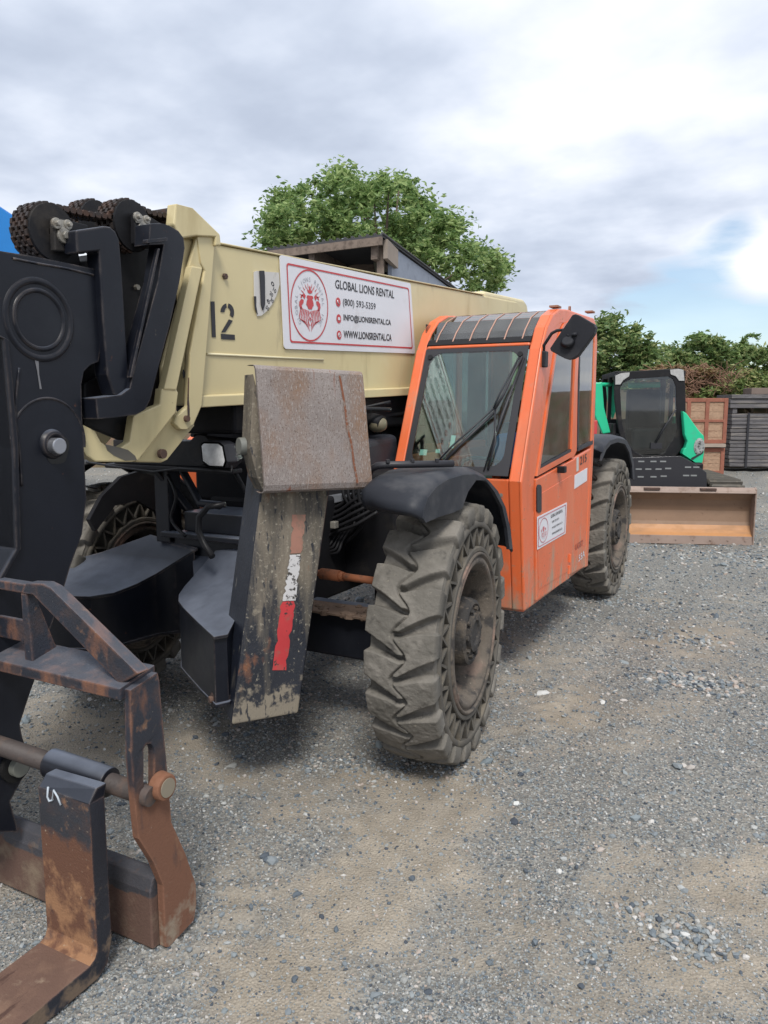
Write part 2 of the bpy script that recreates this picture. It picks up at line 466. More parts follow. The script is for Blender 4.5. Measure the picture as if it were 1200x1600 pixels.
M['tyre'] = mat('dusty_rubber', (0.14, 0.13, 0.113), 0.9, var=0.2, vscale=4, layers=[((0.22, 0.203, 0.178), 6, 0.46, 0.22, 0.95), ((0.045, 0.042, 0.04), 10, 0.60, 0.12, 0.85), ((0.26, 0.235, 0.19), 60, 0.64, 0.1, 0.95)], bump=0.4, bscale=110, spec=0.2)
M['tyre_side'] = mat('worn_grey_rubber', (0.10, 0.092, 0.08), 0.85, var=0.25, vscale=6, layers=[((0.17, 0.148, 0.115), 8, 0.50, 0.2, 0.95)], bump=0.25, bscale=80, spec=0.25)
M['rubber_dark'] = mat('dark_rubber', (0.012, 0.012, 0.012), 0.85, layers=[((0.05, 0.042, 0.034), 9, 0.55, 0.2, 0.95)], spec=0.25)
M['rim'] = mat('muddy_rim', (0.12, 0.10, 0.08), 0.85, var=0.3, vscale=7, layers=[((0.25, 0.165, 0.13), 5, 0.52, 0.2, 0.9), ((0.04, 0.036, 0.034), 10, 0.50, 0.12, 0.8), ((0.32, 0.27, 0.21), 40, 0.64, 0.1, 0.95)], bump=0.6, bscale=45)
M['hub'] = mat('greasy_hub', (0.035, 0.032, 0.03), 0.8, var=0.3, vscale=7, layers=[((0.11, 0.09, 0.07), 9, 0.50, 0.15, 0.95), ((0.2, 0.16, 0.125), 30, 0.60, 0.1, 0.95)], bump=1.0, bscale=40)
M['chain'] = mat('oily_chain', (0.035, 0.026, 0.022), 0.5, metal=0.3, layers=[((0.085, 0.045, 0.03), 15, 0.48, 0.2, 0.8)])
M['galv'] = mat('zinc_plated_steel', (0.33, 0.31, 0.27), 0.45, metal=0.5, layers=[((0.16, 0.12, 0.08), 20, 0.55, 0.2, 0.8)])
M['steel'] = mat('bare_steel', (0.36, 0.37, 0.40), 0.35, metal=0.8, layers=[((0.2, 0.1, 0.06), 14, 0.62, 0.1, 0.8)])
M['white'] = mat('sign_white', (0.70, 0.70, 0.735), 0.4, var=0.04, layers=[((0.55, 0.53, 0.52), 5, 0.6, 0.25, 0.6)])
M['offwhite'] = mat('worn_decal_white', (0.58, 0.56, 0.53), 0.6, var=0.08, layers=[((0.3, 0.27, 0.2), 12, 0.62, 0.15, 0.8)])
M['red'] = mat('sign_red', (0.52, 0.055, 0.06), 0.45, var=0.05)
M['ink'] = mat('sign_black', (0.02, 0.02, 0.025), 0.5, var=0.05)
M['redtape'] = mat('red_tape', (0.48, 0.04, 0.045), 0.45, var=0.2, layers=[((0.20, 0.12, 0.09), 14, 0.55, 0.2, 0.8), ((0.04, 0.035, 0.035), 26, 0.60, 0.04, 0.8)])
M['whitetape'] = mat('white_tape', (0.55, 0.54, 0.54), 0.45, var=0.1, layers=[((0.05, 0.045, 0.04), 34, 0.53, 0.05, 0.8), ((0.3, 0.27, 0.22), 12, 0.55, 0.2, 0.8)])
M['pinktape'] = mat('faded_tape', (0.30, 0.15, 0.11), 0.7, var=0.2, layers=[((0.17, 0.14, 0.105), 20, 0.5, 0.2, 0.9)])
M['green'] = mat('green_paint', (0.018, 0.52, 0.27), 0.35, var=0.08, layers=[((0.08, 0.35, 0.22), 6, 0.6, 0.3, 0.6)])
M['blade_in'] = mat('worn_blade_face', (0.24, 0.15, 0.095), 0.6, var=0.15, vscale=2, layers=[((0.20, 0.125, 0.08), 4, 0.5, 0.25, 0.8, (.5, 1, 1)), ((0.15, 0.09, 0.06), 14, 0.62, 0.1, 0.9)], bump=0.1)
M['blade_low'] = mat('yellow_blade_band', (0.46, 0.22, 0.085), 0.5, var=0.12, layers=[((0.30, 0.17, 0.09), 6, 0.50, 0.25, 0.8, (.4, 1, 1))])
M['blade_edge'] = mat('blade_edge_steel', (0.27, 0.20, 0.165), 0.6, var=0.15, layers=[((0.16, 0.10, 0.07), 9, 0.55, 0.2, 0.8)])
M['cyl'] = mat('rusty_orange_shaft', (0.30, 0.10, 0.04), 0.7, layers=[((0.12, 0.06, 0.035), 18, 0.52, 0.15, 0.85)], bump=0.2)
M['lens'] = mat('lamp_lens', (0.62, 0.63, 0.64), 0.12, metal=0.0, var=0.25, vscale=25, bump=0.35, bscale=120, coat=0.6)
M['seat'] = mat('seat_vinyl', (0.02, 0.02, 0.022), 0.6, spec=0.25)
M['blue'] = mat('blue_sheet_metal', (0.005, 0.17, 0.50), 0.45, var=0.06)
M['crate_red'] = mat('red_brown_painted_timber', (0.26, 0.095, 0.06), 0.8, var=0.2, vscale=6, layers=[((0.34, 0.19, 0.12), 16, 0.58, 0.15, 0.9)])
M['osb'] = mat('weathered_board', (0.36, 0.235, 0.155), 0.85, var=0.25, vscale=14, layers=[((0.24, 0.13, 0.08), 9, 0.52, 0.2, 0.9), ((0.45, 0.31, 0.19), 40, 0.6, 0.1, 0.9)], stretch=(1, 1, 2))
M['lumber'] = mat('grey_weathered_timber', (0.125, 0.12, 0.125), 0.85, var=0.35, vscale=4, layers=[((0.25, 0.225, 0.20), 6, 0.52, 0.2, 0.9), ((0.03, 0.03, 0.034), 14, 0.57, 0.1, 0.9)], stretch=(.3, .3, 4))
M['timber'] = mat('old_rafter_timber', (0.20, 0.155, 0.125), 0.85, var=0.2, vscale=6, layers=[((0.10, 0.075, 0.06), 9, 0.5, 0.2, 0.9)])
M['tin'] = mat('blue_grey_sheet_cladding', (0.23, 0.26, 0.32), 0.5, var=0.08, vscale=2, layers=[((0.15, 0.16, 0.19), 5, 0.55, 0.3, 0.7)])
M['roofing'] = mat('dark_roof_sheet', (0.05, 0.05, 0.055), 0.7)
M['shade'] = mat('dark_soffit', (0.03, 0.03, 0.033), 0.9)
M['bark'] = mat('bark', (0.10, 0.075, 0.055), 0.9, var=0.3, vscale=10)
M['earth'] = mat('bank_earth', (0.13, 0.085, 0.055), 0.95, var=0.3, vscale=3, layers=[((0.07, 0.085, 0.035), 2, 0.5, 0.2, 0.95)])
M['dead'] = mat('dead_bramble', (0.23, 0.13, 0.085), 0.9, var=0.3, vscale=6)
M['cable'] = mat('hose_rubber', (0.014, 0.014, 0.016), 0.42, spec=0.25)
M['interior_green'] = mat('cab_trim', (0.10, 0.12, 0.11), 0.7)


def glass(name, tint, fac=0.10, fr=1.5, dust=.16):
    m = bpy.data.materials.new(name); m.use_nodes = True
    t = m.node_tree; t.nodes.clear()
    tr = N(t, 'ShaderNodeBsdfTransparent'); tr.inputs[0].default_value = (*tint, 1)
    gl = N(t, 'ShaderNodeBsdfGlossy'); gl.inputs['Roughness'].default_value = 0.03
    gl.inputs[0].default_value = (1, 1, 1, 1)
    fn = N(t, 'ShaderNodeFresnel'); fn.inputs[0].default_value = fr
    ad = N(t, 'ShaderNodeMath', operation='ADD', i_1=fac, use_clamp=True)
    t.links.new(fn.outputs[0], ad.inputs[0])
    df = N(t, 'ShaderNodeBsdfDiffuse'); df.inputs[0].default_value = (0.35, 0.34, 0.31, 1)
    nz = N(t, 'ShaderNodeTexNoise'); nz.inputs['Scale'].default_value = 5; nz.inputs['Detail'].default_value = 6
    tcn = N(t, 'ShaderNodeTexCoord'); t.links.new(tcn.outputs['Object'], nz.inputs['Vector'])
    rr = ramp(t, nz.outputs['Fac'], [(0.35, 0.0), (0.85, dust)])
    mx = N(t, 'ShaderNodeMixShader'); o = N(t, 'ShaderNodeOutputMaterial')
    md = N(t, 'ShaderNodeMixShader')
    t.links.new(ad.outputs[0], mx.inputs[0]); t.links.new(tr.outputs[0], mx.inputs[1]); t.links.new(gl.outputs[0], mx.inputs[2])
    t.links.new(rr.outputs[0], md.inputs[0]); t.links.new(mx.outputs[0], md.inputs[1]); t.links.new(df.outputs[0], md.inputs[2])
    t.links.new(md.outputs[0], o.inputs[0])
    return m


M['glass'] = glass('green_tinted_glass', (0.70, 0.86, 0.81), 0.04, dust=.07)
M['glass_side'] = glass('side_glass', (0.78, 0.86, 0.83), 0.05)
M['roofglass'] = glass('smoked_roof_panel', (0.36, 0.42, 0.52), 0.06)


def leafmat(name, stops, trans=0.25):
    m = bpy.data.materials.new(name); m.use_nodes = True
    t = m.node_tree; bs = t.nodes['Principled BSDF']
    g = N(t, 'ShaderNodeNewGeometry')
    cr = ramp(t, g.outputs['Random Per Island'], stops)
    t.links.new(cr.outputs[0], bs.inputs['Base Color'])
    bs.inputs['Roughness'].default_value = 0.55
    tl = N(t, 'ShaderNodeBsdfTranslucent'); t.links.new(cr.outputs[0], tl.inputs[0])
    mx = N(t, 'ShaderNodeMixShader', i_0=trans)
    t.links.new(bs.outputs[0], mx.inputs[1]); t.links.new(tl.outputs[0], mx.inputs[2])
    t.links.new(mx.outputs[0], t.nodes['Material Output'].inputs[0])
    return m


M['leaf'] = leafmat('broad_leaf', [(0.0, (0.10, 0.18, 0.06)), (0.5, (0.22, 0.34, 0.11)), (1.0, (0.42, 0.52, 0.21))], .45)
M['leaf2'] = leafmat('bramble_leaf', [(0.0, (0.08, 0.15, 0.05)), (0.6, (0.19, 0.28, 0.095)), (1.0, (0.38, 0.41, 0.17))], .42)
M['leaf3'] = leafmat('dry_leaf', [(0.0, (0.16, 0.09, 0.05)), (0.5, (0.27, 0.17, 0.08)), (1.0, (0.20, 0.23, 0.08))])
M['leaf4'] = leafmat('yellow_green_leaf', [(0.0, (0.07, 0.12, 0.03)), (0.5, (0.16, 0.22, 0.06)), (1.0, (0.31, 0.31, 0.12))])

# ------------------------------------------------------------ numeric noise


def vnoise(x, y, seed=0):
    xi = np.floor(x).astype(np.int64); yi = np.floor(y).astype(np.int64)
    fx = x - xi; fy = y - yi
    fx = fx * fx * (3 - 2 * fx); fy = fy * fy * (3 - 2 * fy)
    def hsh(a, b):
        n = (a * 374761393 + b * 668265263 + seed * 1442695041) & 0x7fffffff
        n = ((n ^ (n >> 13)) * 1274126177) & 0x7fffffff
        return ((n ^ (n >> 16)) & 0xffff) / 65535.0
    a = hsh(xi, yi); b = hsh(xi + 1, yi); c = hsh(xi, yi + 1); d = hsh(xi + 1, yi + 1)
    return (a * (1 - fx) + b * fx) * (1 - fy) + (c * (1 - fx) + d * fx) * fy


def fbm(x, y, oct=4, seed=0):
    s = 0; a = 0.5; t = 0
    for i in range(oct):
        s = s + a * vnoise(x * 2 ** i, y * 2 ** i, seed + i); t += a; a *= 0.5
    return s / t


DIRT = [(500, 1400, 300, 170, .42), (1130, 1450, 190, 120, .45), (900, 1040, 150, 60, .45), (250, 1200, 260, 110, .35), (670, 1245, 95, 60, 1.2), (610, 1320, 105, 65, 1.15), (545, 1410, 110, 70, 1.1), (450, 1540, 130, 80, 1.0), (1165, 1370, 90, 50, .8), (1120, 1530, 130, 75, .85),
        (900, 1090, 60, 30, .75), (110, 1130, 100, 50, .85), (840, 1040, 50, 30, .65), (1060, 1000, 90, 25, .45), (300, 1390, 90, 40, .35), (760, 1500, 60, 30, .45), (985, 1160, 60, 25, .45), (560, 1215, 60, 30, .6)]


def dirtmask(x, y):
    # project to photo pixels only to describe where the patches lie on the ground
    s = np.zeros_like(x)
    for (px, py, rx, ry, w) in DIRT:
        c = P(px, py, 'z', 0); a = P(px + rx, py, 'z', 0); b = P(px, py - ry, 'z', 0)
        ea = np.array([a.x - c.x, a.y - c.y]); eb = np.array([b.x - c.x, b.y - c.y])
        Mi = np.linalg.inv(np.array([ea, eb]).T)
        u = Mi[0, 0] * (x - c.x) + Mi[0, 1] * (y - c.y); v = Mi[1, 0] * (x - c.x) + Mi[1, 1] * (y - c.y)
        s = np.maximum(s, w * np.exp(-(u * u + v * v) * 0.75))
    n = fbm(x * 2.2 + 9, y * 2.2, 5, 3)
    n2 = fbm(x * 9 + 3, y * 9, 4, 31)
    return np.clip((s * 1.0 + (n - 0.5) * 1.3 + (n2 - .5) * .8 - 0.15) * 1.6, 0, 1)


def gheight(x, y):
    d = np.hypot(x, y)
    z = (fbm(x * 0.9, y * 0.9, 3, 11) - 0.5) * 0.035 + (fbm(x * 5, y * 5, 4, 21) - 0.5) * 0.016
    # lug prints of the tyre behind the front wheel's path
    for (x0, x1, y0, y1) in ((-1.30, -0.85, 3.6, 6.4), (-1.75, -1.3, 1.2, 2.6)):
        mk = 1 / (1 + np.exp(-(x - x0) * 30)) / (1 + np.exp((x - x1) * 30)) / (1 + np.exp(-(y - y0) * 6)) / (1 + np.exp((y - y1) * 6))
        z = z - mk * (0.009 + 0.009 * np.sin((y + np.abs(x - (x0 + x1) / 2) * 0.8) * 2 * np.pi / 0.17)) * (0.4 + fbm(x * 3, y * 3, 2, 5))
    # shallow wheel ruts along the machine's path
    for xr, w in ((-1.45, .22), (-.95, .20)):
        z = z - 0.016 * np.exp(-((x - xr - .05 * np.sin(y * .8)) / w) ** 2) + 0.010 * np.exp(-((x - xr - .3 - .05 * np.sin(y * .8)) / .07) ** 2)
    fade = np.clip((60 - d) / 40, 0.15, 1)
    return z * fade - 0.004


# ------------------------------------------------------------ ground
def axis_pts(a, b, step, far):
    core = np.arange(a, b, step)
    out = []; s = step; p = a
    while p > -far:
        s *= 1.10; p -= s; out.append(p)
    lo = out[::-1]; out = []; s = step; p = core[-1]
    while p < far:
        s *= 1.10; p += s; out.append(p)
    return np.array(list(lo) + list(core) + out)


gx = axis_pts(-4.6, 2.2, 0.022, 600); gy = axis_pts(0.9, 8.0, 0.022, 900)
GX, GY = np.meshgrid(gx, gy)
GZ = gheight(GX, GY)
V = np.stack([GX.ravel(), GY.ravel(), GZ.ravel()], 1)
nx, ny = len(gx), len(gy)
I = np.arange(nx * ny).reshape(ny, nx)
Fq = np.stack([I[:-1, :-1].ravel(), I[:-1, 1:].ravel(), I[1:, 1:].ravel(), I[1:, :-1].ravel()], 1)
dm = dirtmask(GX, GY).ravel()
gm = bpy.data.materials.new('gravel_and_dirt'); gm.use_nodes = True
t = gm.node_tree; bs = t.nodes['Principled BSDF']; bs.inputs['Roughness'].default_value = 0.95; bs.inputs['Specular IOR Level'].default_value = 0.2
tcg = N(t, 'ShaderNodeTexCoord')
at = N(t, 'ShaderNodeAttribute', attribute_name='dirt')


def gn(sc, det=6, ro=0.6):
    n = N(t, 'ShaderNodeTexNoise'); n.inputs['Scale'].default_value = sc; n.inputs['Detail'].default_value = det; n.inputs['Roughness'].default_value = ro
    t.links.new(tcg.outputs['Object'], n.inputs['Vector']); return n


vor = N(t, 'ShaderNodeTexVoronoi', feature='F1'); vor.inputs['Scale'].default_value = 95
t.links.new(tcg.outputs['Object'], vor.inputs['Vector'])
sepc = N(t, 'ShaderNodeSeparateColor'); t.links.new(vor.outputs['Color'], sepc.inputs[0])
stone = ramp(t, sepc.outputs[0], [(0.0, (0.089, 0.097, 0.103)), (0.35, (0.170, 0.175, 0.178)), (0.7, (0.255, 0.248, 0.226)), (0.93, (0.357, 0.349, 0.323)), (1.0, (0.491, 0.496, 0.469))])
fine = ramp(t, gn(220, 3).outputs['Fac'], [(0.3, (0.140, 0.134, 0.119)), (0.7, (0.262, 0.249, 0.218))])
mxa = N(t, 'ShaderNodeMix', data_type='RGBA'); mxa.inputs[0].default_value = 0.45
t.links.new(stone.outputs[0], mxa.inputs[6]); t.links.new(fine.outputs[0], mxa.inputs[7])
dirt = ramp(t, gn(7, 8).outputs['Fac'], [(0.3, (0.273, 0.238, 0.190)), (0.7, (0.386, 0.341, 0.279))])
dirt2 = N(t, 'ShaderNodeMix', data_type='RGBA', blend_type='MULTIPLY'); dirt2.inputs[0].default_value = 1
gg = ramp(t, gn(160, 4).outputs['Fac'], [(0.3, 0.72), (0.7, 1.15)])
t.links.new(dirt.outputs[0], dirt2.inputs[6]); t.links.new(gg.outputs[0], dirt2.inputs[7])
mxd = N(t, 'ShaderNodeMix', data_type='RGBA')
t.links.new(at.outputs['Fac'], mxd.inputs[0]); t.links.new(mxa.outputs[2], mxd.inputs[6]); t.links.new(dirt2.outputs[2], mxd.inputs[7])
big = ramp(t, gn(0.5, 5).outputs['Fac'], [(0.3, 0.84), (0.7, 1.12)])
mxb = N(t, 'ShaderNodeMix', data_type='RGBA', blend_type='MULTIPLY'); mxb.inputs[0].default_value = 1
t.links.new(mxd.outputs[2], mxb.inputs[6]); t.links.new(big.outputs[0], mxb.inputs[7])
t.links.new(mxb.outputs[2], bs.inputs['Base Color'])
bp = N(t, 'ShaderNodeBump'); bp.inputs['Strength'].default_value = 0.7; bp.inputs['Distance'].default_value = 0.008
hm = N(t, 'ShaderNodeMath', operation='MULTIPLY_ADD', i_1=0.5)
t.links.new(gn(130, 5, 0.7).outputs['Fac'], hm.inputs[0]); t.links.new(vor.outputs['Distance'], hm.inputs[2])
t.links.new(hm.outputs[0], bp.inputs['Height']); t.links.new(bp.outputs[0], bs.inputs['Normal'])
ground = mesh_np('ground', V, Fq, gm, smooth=True, attr={'dirt': dm})
ground['kind'] = 'structure'

# loose stones
sm = bpy.data.materials.new('loose_stone'); sm.use_nodes = True
t = sm.node_tree; bs = t.nodes['Principled BSDF']; bs.inputs['Roughness'].default_value = 0.85; bs.inputs['Specular IOR Level'].default_value = 0.3
g = N(t, 'ShaderNodeNewGeometry')
cr = ramp(t, g.outputs['Random Per Island'], [(0.0, (0.058, 0.068, 0.084)), (0.16, (0.116, 0.141, 0.164)), (0.36, (0.206, 0.230, 0.244)), (0.55, (0.313, 0.307, 0.283)), (0.70, (0.165, 0.200, 0.221)), (0.85, (0.412, 0.417, 0.403)), (0.95, (0.354, 0.282, 0.234)), (1.0, (0.560, 0.570, 0.558))])
t.links.new(cr.outputs[0], bs.inputs['Base Color'])
ico = bmesh.new(); bmesh.ops.create_icosphere(ico, subdivisions=1, radius=1)
IV = np.array([v.co[:] for v in ico.verts]); IF = np.array([[v.index for v in f.verts] for f in ico.faces]); ico.free()


def pile(cx, cy, n, sx, sy, s0, s1, seed):
    rg = np.random.default_rng(seed); c = P(cx, cy, 'z', 0)
    x = c.x + rg.normal(0, sx, n); y = c.y + rg.normal(0, sy, n)
    s = rg.uniform(s0, s1, n); sc = np.stack([rg.uniform(.8, 1.3, n), rg.uniform(.6, 1, n), rg.uniform(.45, .8, n)], 1) * s[:, None]
    v = IV[None] * (1 + rg.uniform(-.28, .28, (n, 12, 1))) * sc[:, None, :]
    a = rg.uniform(0, 6.283, n); c_, s_ = np.cos(a)[:, None], np.sin(a)[:, None]
    v = np.stack([v[..., 0] * c_ - v[..., 1] * s_, v[..., 0] * s_ + v[..., 1] * c_, v[..., 2]], 2)
    v += np.stack([x, y, gheight(x, y) + sc[:, 2] * .4], 1)[:, None, :]
    return v.reshape(-1, 3), (IF[None] + (np.arange(n) * 12)[:, None, None]).reshape(-1, 3)


def stones(n, py0, py1, s0, s1, seed, keep=lambda x, y, d: np.ones_like(x, bool), expo=1.0):
    rg = np.random.default_rng(seed)
    px = rg.uniform(-350, 1550, n); py = py0 + (py1 - py0) * rg.uniform(0, 1, n) ** expo
    d = f_[None] + r_[None] * ((px - 600) / F)[:, None] - u_[None] * ((py - 800) / F)[:, None]
    tt = -HC / d[:, 2]
    x = d[:, 0] * tt; y = d[:, 1] * tt; dist = tt
    ok = keep(x, y, dist) & (rg.uniform(0, 1, n) > dirtmask(x, y) * 0.74)
    x, y, dist = x[ok], y[ok], dist[ok]; n = len(x)
    s = (s0 * (s1 / s0) ** (rg.uniform(0, 1, n) ** 2.2)) * np.clip(dist / 3.2, 0.75, 3.2)
    sc = np.stack([rg.uniform(.75, 1.35, n), rg.uniform(.6, 1.0, n), rg.uniform(.35, .7, n)], 1) * s[:, None]
    a = rg.uniform(0, 6.283, n); ti = rg.normal(0, .35, n)
    v = IV[None] * (1 + rg.uniform(-.28, .28, (n, 12, 1)))
    v = v * sc[:, None, :]
    c, s_ = np.cos(ti)[:, None], np.sin(ti)[:, None]
    v = np.stack([v[..., 0] * c + v[..., 2] * s_, v[..., 1], -v[..., 0] * s_ + v[..., 2] * c], 2)
    c, s_ = np.cos(a)[:, None], np.sin(a)[:, None]
    v = np.stack([v[..., 0] * c - v[..., 1] * s_, v[..., 0] * s_ + v[..., 1] * c, v[..., 2]], 2)
    z = gheight(x, y) + sc[:, 2] * 0.35
    v += np.stack([x, y, z], 1)[:, None, :]
    f = (IF[None] + (np.arange(n) * 12)[:, None, None]).reshape(-1, 3)
    return v.reshape(-1, 3), f


va, fa = stones(170000, 705, 1660, 0.0027, 0.0085, 1, expo=0.95)
vb, fb = stones(3600, 730, 1660, 0.007, 0.017, 2)
vc, fc = stones(110, 900, 1640, 0.017, 0.03, 3)
allv, allf, off_ = [], [], 0
for v_, fc_ in [(va, fa), (vb, fb), (vc, fc)] + [pile(*a) for a in ((1085, 1065, 260, .17, .10, .007, .022, 41), (1075, 1000, 120, .22, .12, .007, .022, 42), (1040, 1455, 130, .10, .06, .005, .014, 43), (1085, 1480, 90, .07, .05, .006, .015, 44), (930, 1495, 60, .05, .04, .004, .010, 45), (820, 1390, 30, .1, .08, .005, .012, 46), (430, 1339, 3, .02, .02, .018, .024, 47), (1150, 870, 300, .5, .3, .010, .024, 48), (700, 1195, 260, .20, .08, .004, .011, 49), (960, 940, 160, .3, .1, .006, .016, 50), (300, 1440, 120, .25, .12, .005, .014, 51), (560, 1200, 200, .3, .08, .004, .012, 52))]:
    allv.append(v_); allf.append(fc_ + off_); off_ += len(v_)
VV = np.concatenate(allv); FF = np.concatenate(allf)
gr_ = mesh_np('loose_gravel', VV, FF, sm)
gr_['kind'] = 'stuff'; gr_['label'] = 'loose grey crushed gravel scattered over the yard'; gr_['category'] = 'gravel'

# ============================================================ TELEHANDLER
TH = worldroot('telehandler', (-2.6, 5.3, 0))
tag(TH, 'orange and tan telehandler with black fork carriage lowered on the gravel', 'telehandler')
BX, BXI = -2.38, -2.84           # boom sides


def text_obj(s, name, m, parent, O, U, Vv, w, h, bold=0.0, sx=None):
    """lettering as a flat mesh: O lower-left corner, U / Vv unit vectors along and up, w x h metres"""
    cu = bpy.data.curves.new('t', 'FONT'); cu.body = s; cu.size = 1; cu.offset = bold; cu.resolution_u = 3
    to = bpy.data.objects.new('t', cu); COL.objects.link(to)
    dg = bpy.context.evaluated_depsgraph_get()
    me = bpy.data.meshes.new_from_object(to.evaluated_get(dg))
    bpy.data.objects.remove(to)
    n = len(me.vertices); co = np.zeros(n * 3); me.vertices.foreach_get('co', co); co = co.reshape(-1, 3)
    lo = co.min(0); hi = co.max(0)
    a = (co[:, 0] - lo[0]) / (hi[0] - lo[0]); b_ = (co[:, 1] - lo[1]) / (hi[1] - lo[1])
    if w is None: w = h * (hi[0] - lo[0]) / (hi[1] - lo[1]) * (sx or 1)
    out = np.array(O)[None] + a[:, None] * w * np.array(U)[None] + b_[:, None] * h * np.array(Vv)[None]
    me.vertices.foreach_set('co', out.ravel()); me.update()
    if name is None: return me
    me.materials.clear(); me.materials.append(m); me.name = name
    o = bpy.data.objects.new(name, me)
    return link(o, parent)


# ---------------- wheels
def wheel_meshes():
    NT, PI2 = 1200, 2 * math.pi
    th = np.arange(NT) / NT * PI2
    xs = [-0.150, -0.165, -0.165, -0.163] + list(np.linspace(-0.158, 0.158, 61)) + [0.163, 0.165, 0.165, 0.150]
    xs = np.array(xs); ns = len(xs)
    rl = []; rg_ = []; xg = []
    for i, x in enumerate(xs):
        s = x / 0.165
        if i in (0, ns - 1): rl.append(0.545); rg_.append(0.545); xg.append(x)
        elif i in (1, ns - 2): rl.append(0.552); rg_.append(0.552); xg.append(math.copysign(0.152, x))
        elif i in (2, ns - 3): rl.append(0.598); rg_.append(0.568); xg.append(math.copysign(0.149, x))
        elif i in (3, ns - 4): rl.append(0.618); rg_.append(0.576); xg.append(math.copysign(0.146, x))
        else:
            rl.append(0.640 - 0.014 * abs(s) ** 3); rg_.append(0.588 - 0.008 * s * s); xg.append(x * 0.94)
    rl = np.array(rl); rg_ = np.array(rg_); xg = np.array(xg)
    A, X = np.meshgrid(th, xs, indexing='ij')
    S = X / 0.165
    pitch = PI2 / 20
    sst = lambda v: np.clip(v, 0, 1) ** 2 * (3 - 2 * np.clip(v, 0, 1))
    base = (A / pitch) % 1.0
    cline = 0.20 * np.cos(2 * np.pi * (A / pitch - 0.30 * 1.0 - 0.5))      # zigzag seam between the two rows
    def row(S, off, c):
        sa = np.clip(S, -0.25, 1)
        ph = (A / pitch - 0.30 * (1 - np.clip(sa, 0, 1)) ** 1.4 + off) % 1.0
        wd = 0.60 + 0.30 * (1 - np.clip(sa, 0, 1)) ** 0.8 + 0.02 * np.sin(A * 5)
        d = wd / 2 - np.abs(ph - 0.5)
        return sst(d * 0.2 / 0.013 + 0.3) * (.55 + .45 * sst(np.abs(S - c) / 0.045)) * (S > c)
    m = np.maximum(row(S, 0.0, cline), row(-S, 0.5, -cline))
    wear = 0.004 * (fbm(A * 30, X * 40 + 50, 3, 4) - 0.5) * 2
    Rr = rg_[None] + m * (rl - rg_)[None] + wear
    Xx = xg[None] + m * (xs - xg)[None]
    V = np.stack([Xx, Rr * np.cos(A), Rr * np.sin(A)], 2).reshape(-1, 3)
    i = np.arange(NT * ns).reshape(NT, ns)
    j = np.roll(i, -1, 0)
    Fq = np.stack([i[:, :-1].ravel(), i[:, 1:].ravel(), j[:, 1:].ravel(), j[:, :-1].ravel()], 1)
    tread = (V, Fq)
    sw = MB()
    for sg in (1, -1):
        sw.lathe([(sg * .146, .556), (sg * .158, .550), (sg * .162, .544), (sg * .1625, .526), (sg * .158, .520), (sg * .10, .518)], (0, 0, 0), n=96, smooth=True)
        sw.lathe([(sg * .08, .425), (sg * .160, .425), (sg * .165, .420), (sg * .165, .404), (sg * .158, .398)], (0, 0, 0), n=96)
        nz_ = 27
        for k in range(nz_ * 2):
            a0 = PI2 * (k + 0.0) / (nz_ * 2); a1 = PI2 * (k + 1.0) / (nz_ * 2)
            if k % 2: a0, a1 = a1, a0
            p = Vector((0, .422 * math.cos(a0), .422 * math.sin(a0))); q = Vector((0, .523 * math.cos(a1), .523 * math.sin(a1)))
            d = (q - p).normalized(); nrm = Vector((0, -d.z, d.y)) * 0.0055
            x0, x1 = sg * .075, sg * .158
            b0 = [Vector((x0, 0, 0)) + p - nrm, Vector((x0, 0, 0)) + p + nrm * 1.3, Vector((x0, 0, 0)) + q + nrm, Vector((x0, 0, 0)) + q - nrm]
            b1 = [Vector((x1 - x0, 0, 0)) + v for v in b0]
            sw.hexa(b0, b1)
    back = MB()
    for sg in (1, -1):
        back.lathe([(sg * .078, .40), (sg * .085, .53), (sg * .14, .545)], (0, 0, 0), n=64, smooth=True)
    rim = MB()
    for sg in (1, -1):
        rim.lathe([(sg * .140, .400), (sg * .166, .398), (sg * .172, .390), (sg * .170, .383), (sg * .158, .380), (sg * .156, .372), (sg * .164, .368), (sg * .166, .350),
                   (sg * .160, .340), (sg * .140, .333), (sg * .115, .318), (sg * .06, .305), (sg * .0, .30), (-.04 if sg > 0 else -.04, .30), (-.09 if sg > 0 else -.06, .30)], (0, 0, 0), n=96, smooth=True)
    hub = MB()
    hub.lathe([(-.09, .300), (-.095, .22), (-.09, .180), (.08, .172), (.125, .168)], (0, 0, 0), n=48, smooth=True)
    hub.lathe([(.125, .168), (.150, .160), (.158, .142), (.146, .134), (.148, .100), (.168, .094), (.170, .064), (.160, .055), (.160, .0)], (0, 0, 0), n=48)
    for k in range(10):
        a = PI2 * k / 10
        hub.disc((.14, .118 * math.cos(a), .118 * math.sin(a)), .012, .026, n=6)
    for k in range(10):
        a = PI2 * (k + .5) / 10
        hub.disc((-.09, .235 * math.cos(a), .235 * math.sin(a)), .018, .035, n=6)
    hub.lathe([(-.09, .302), (-.12, .2), (-.16, .16), (-.17, .0)], (0, 0, 0), n=32, smooth=True)
    return tread, sw, back, rim, hub


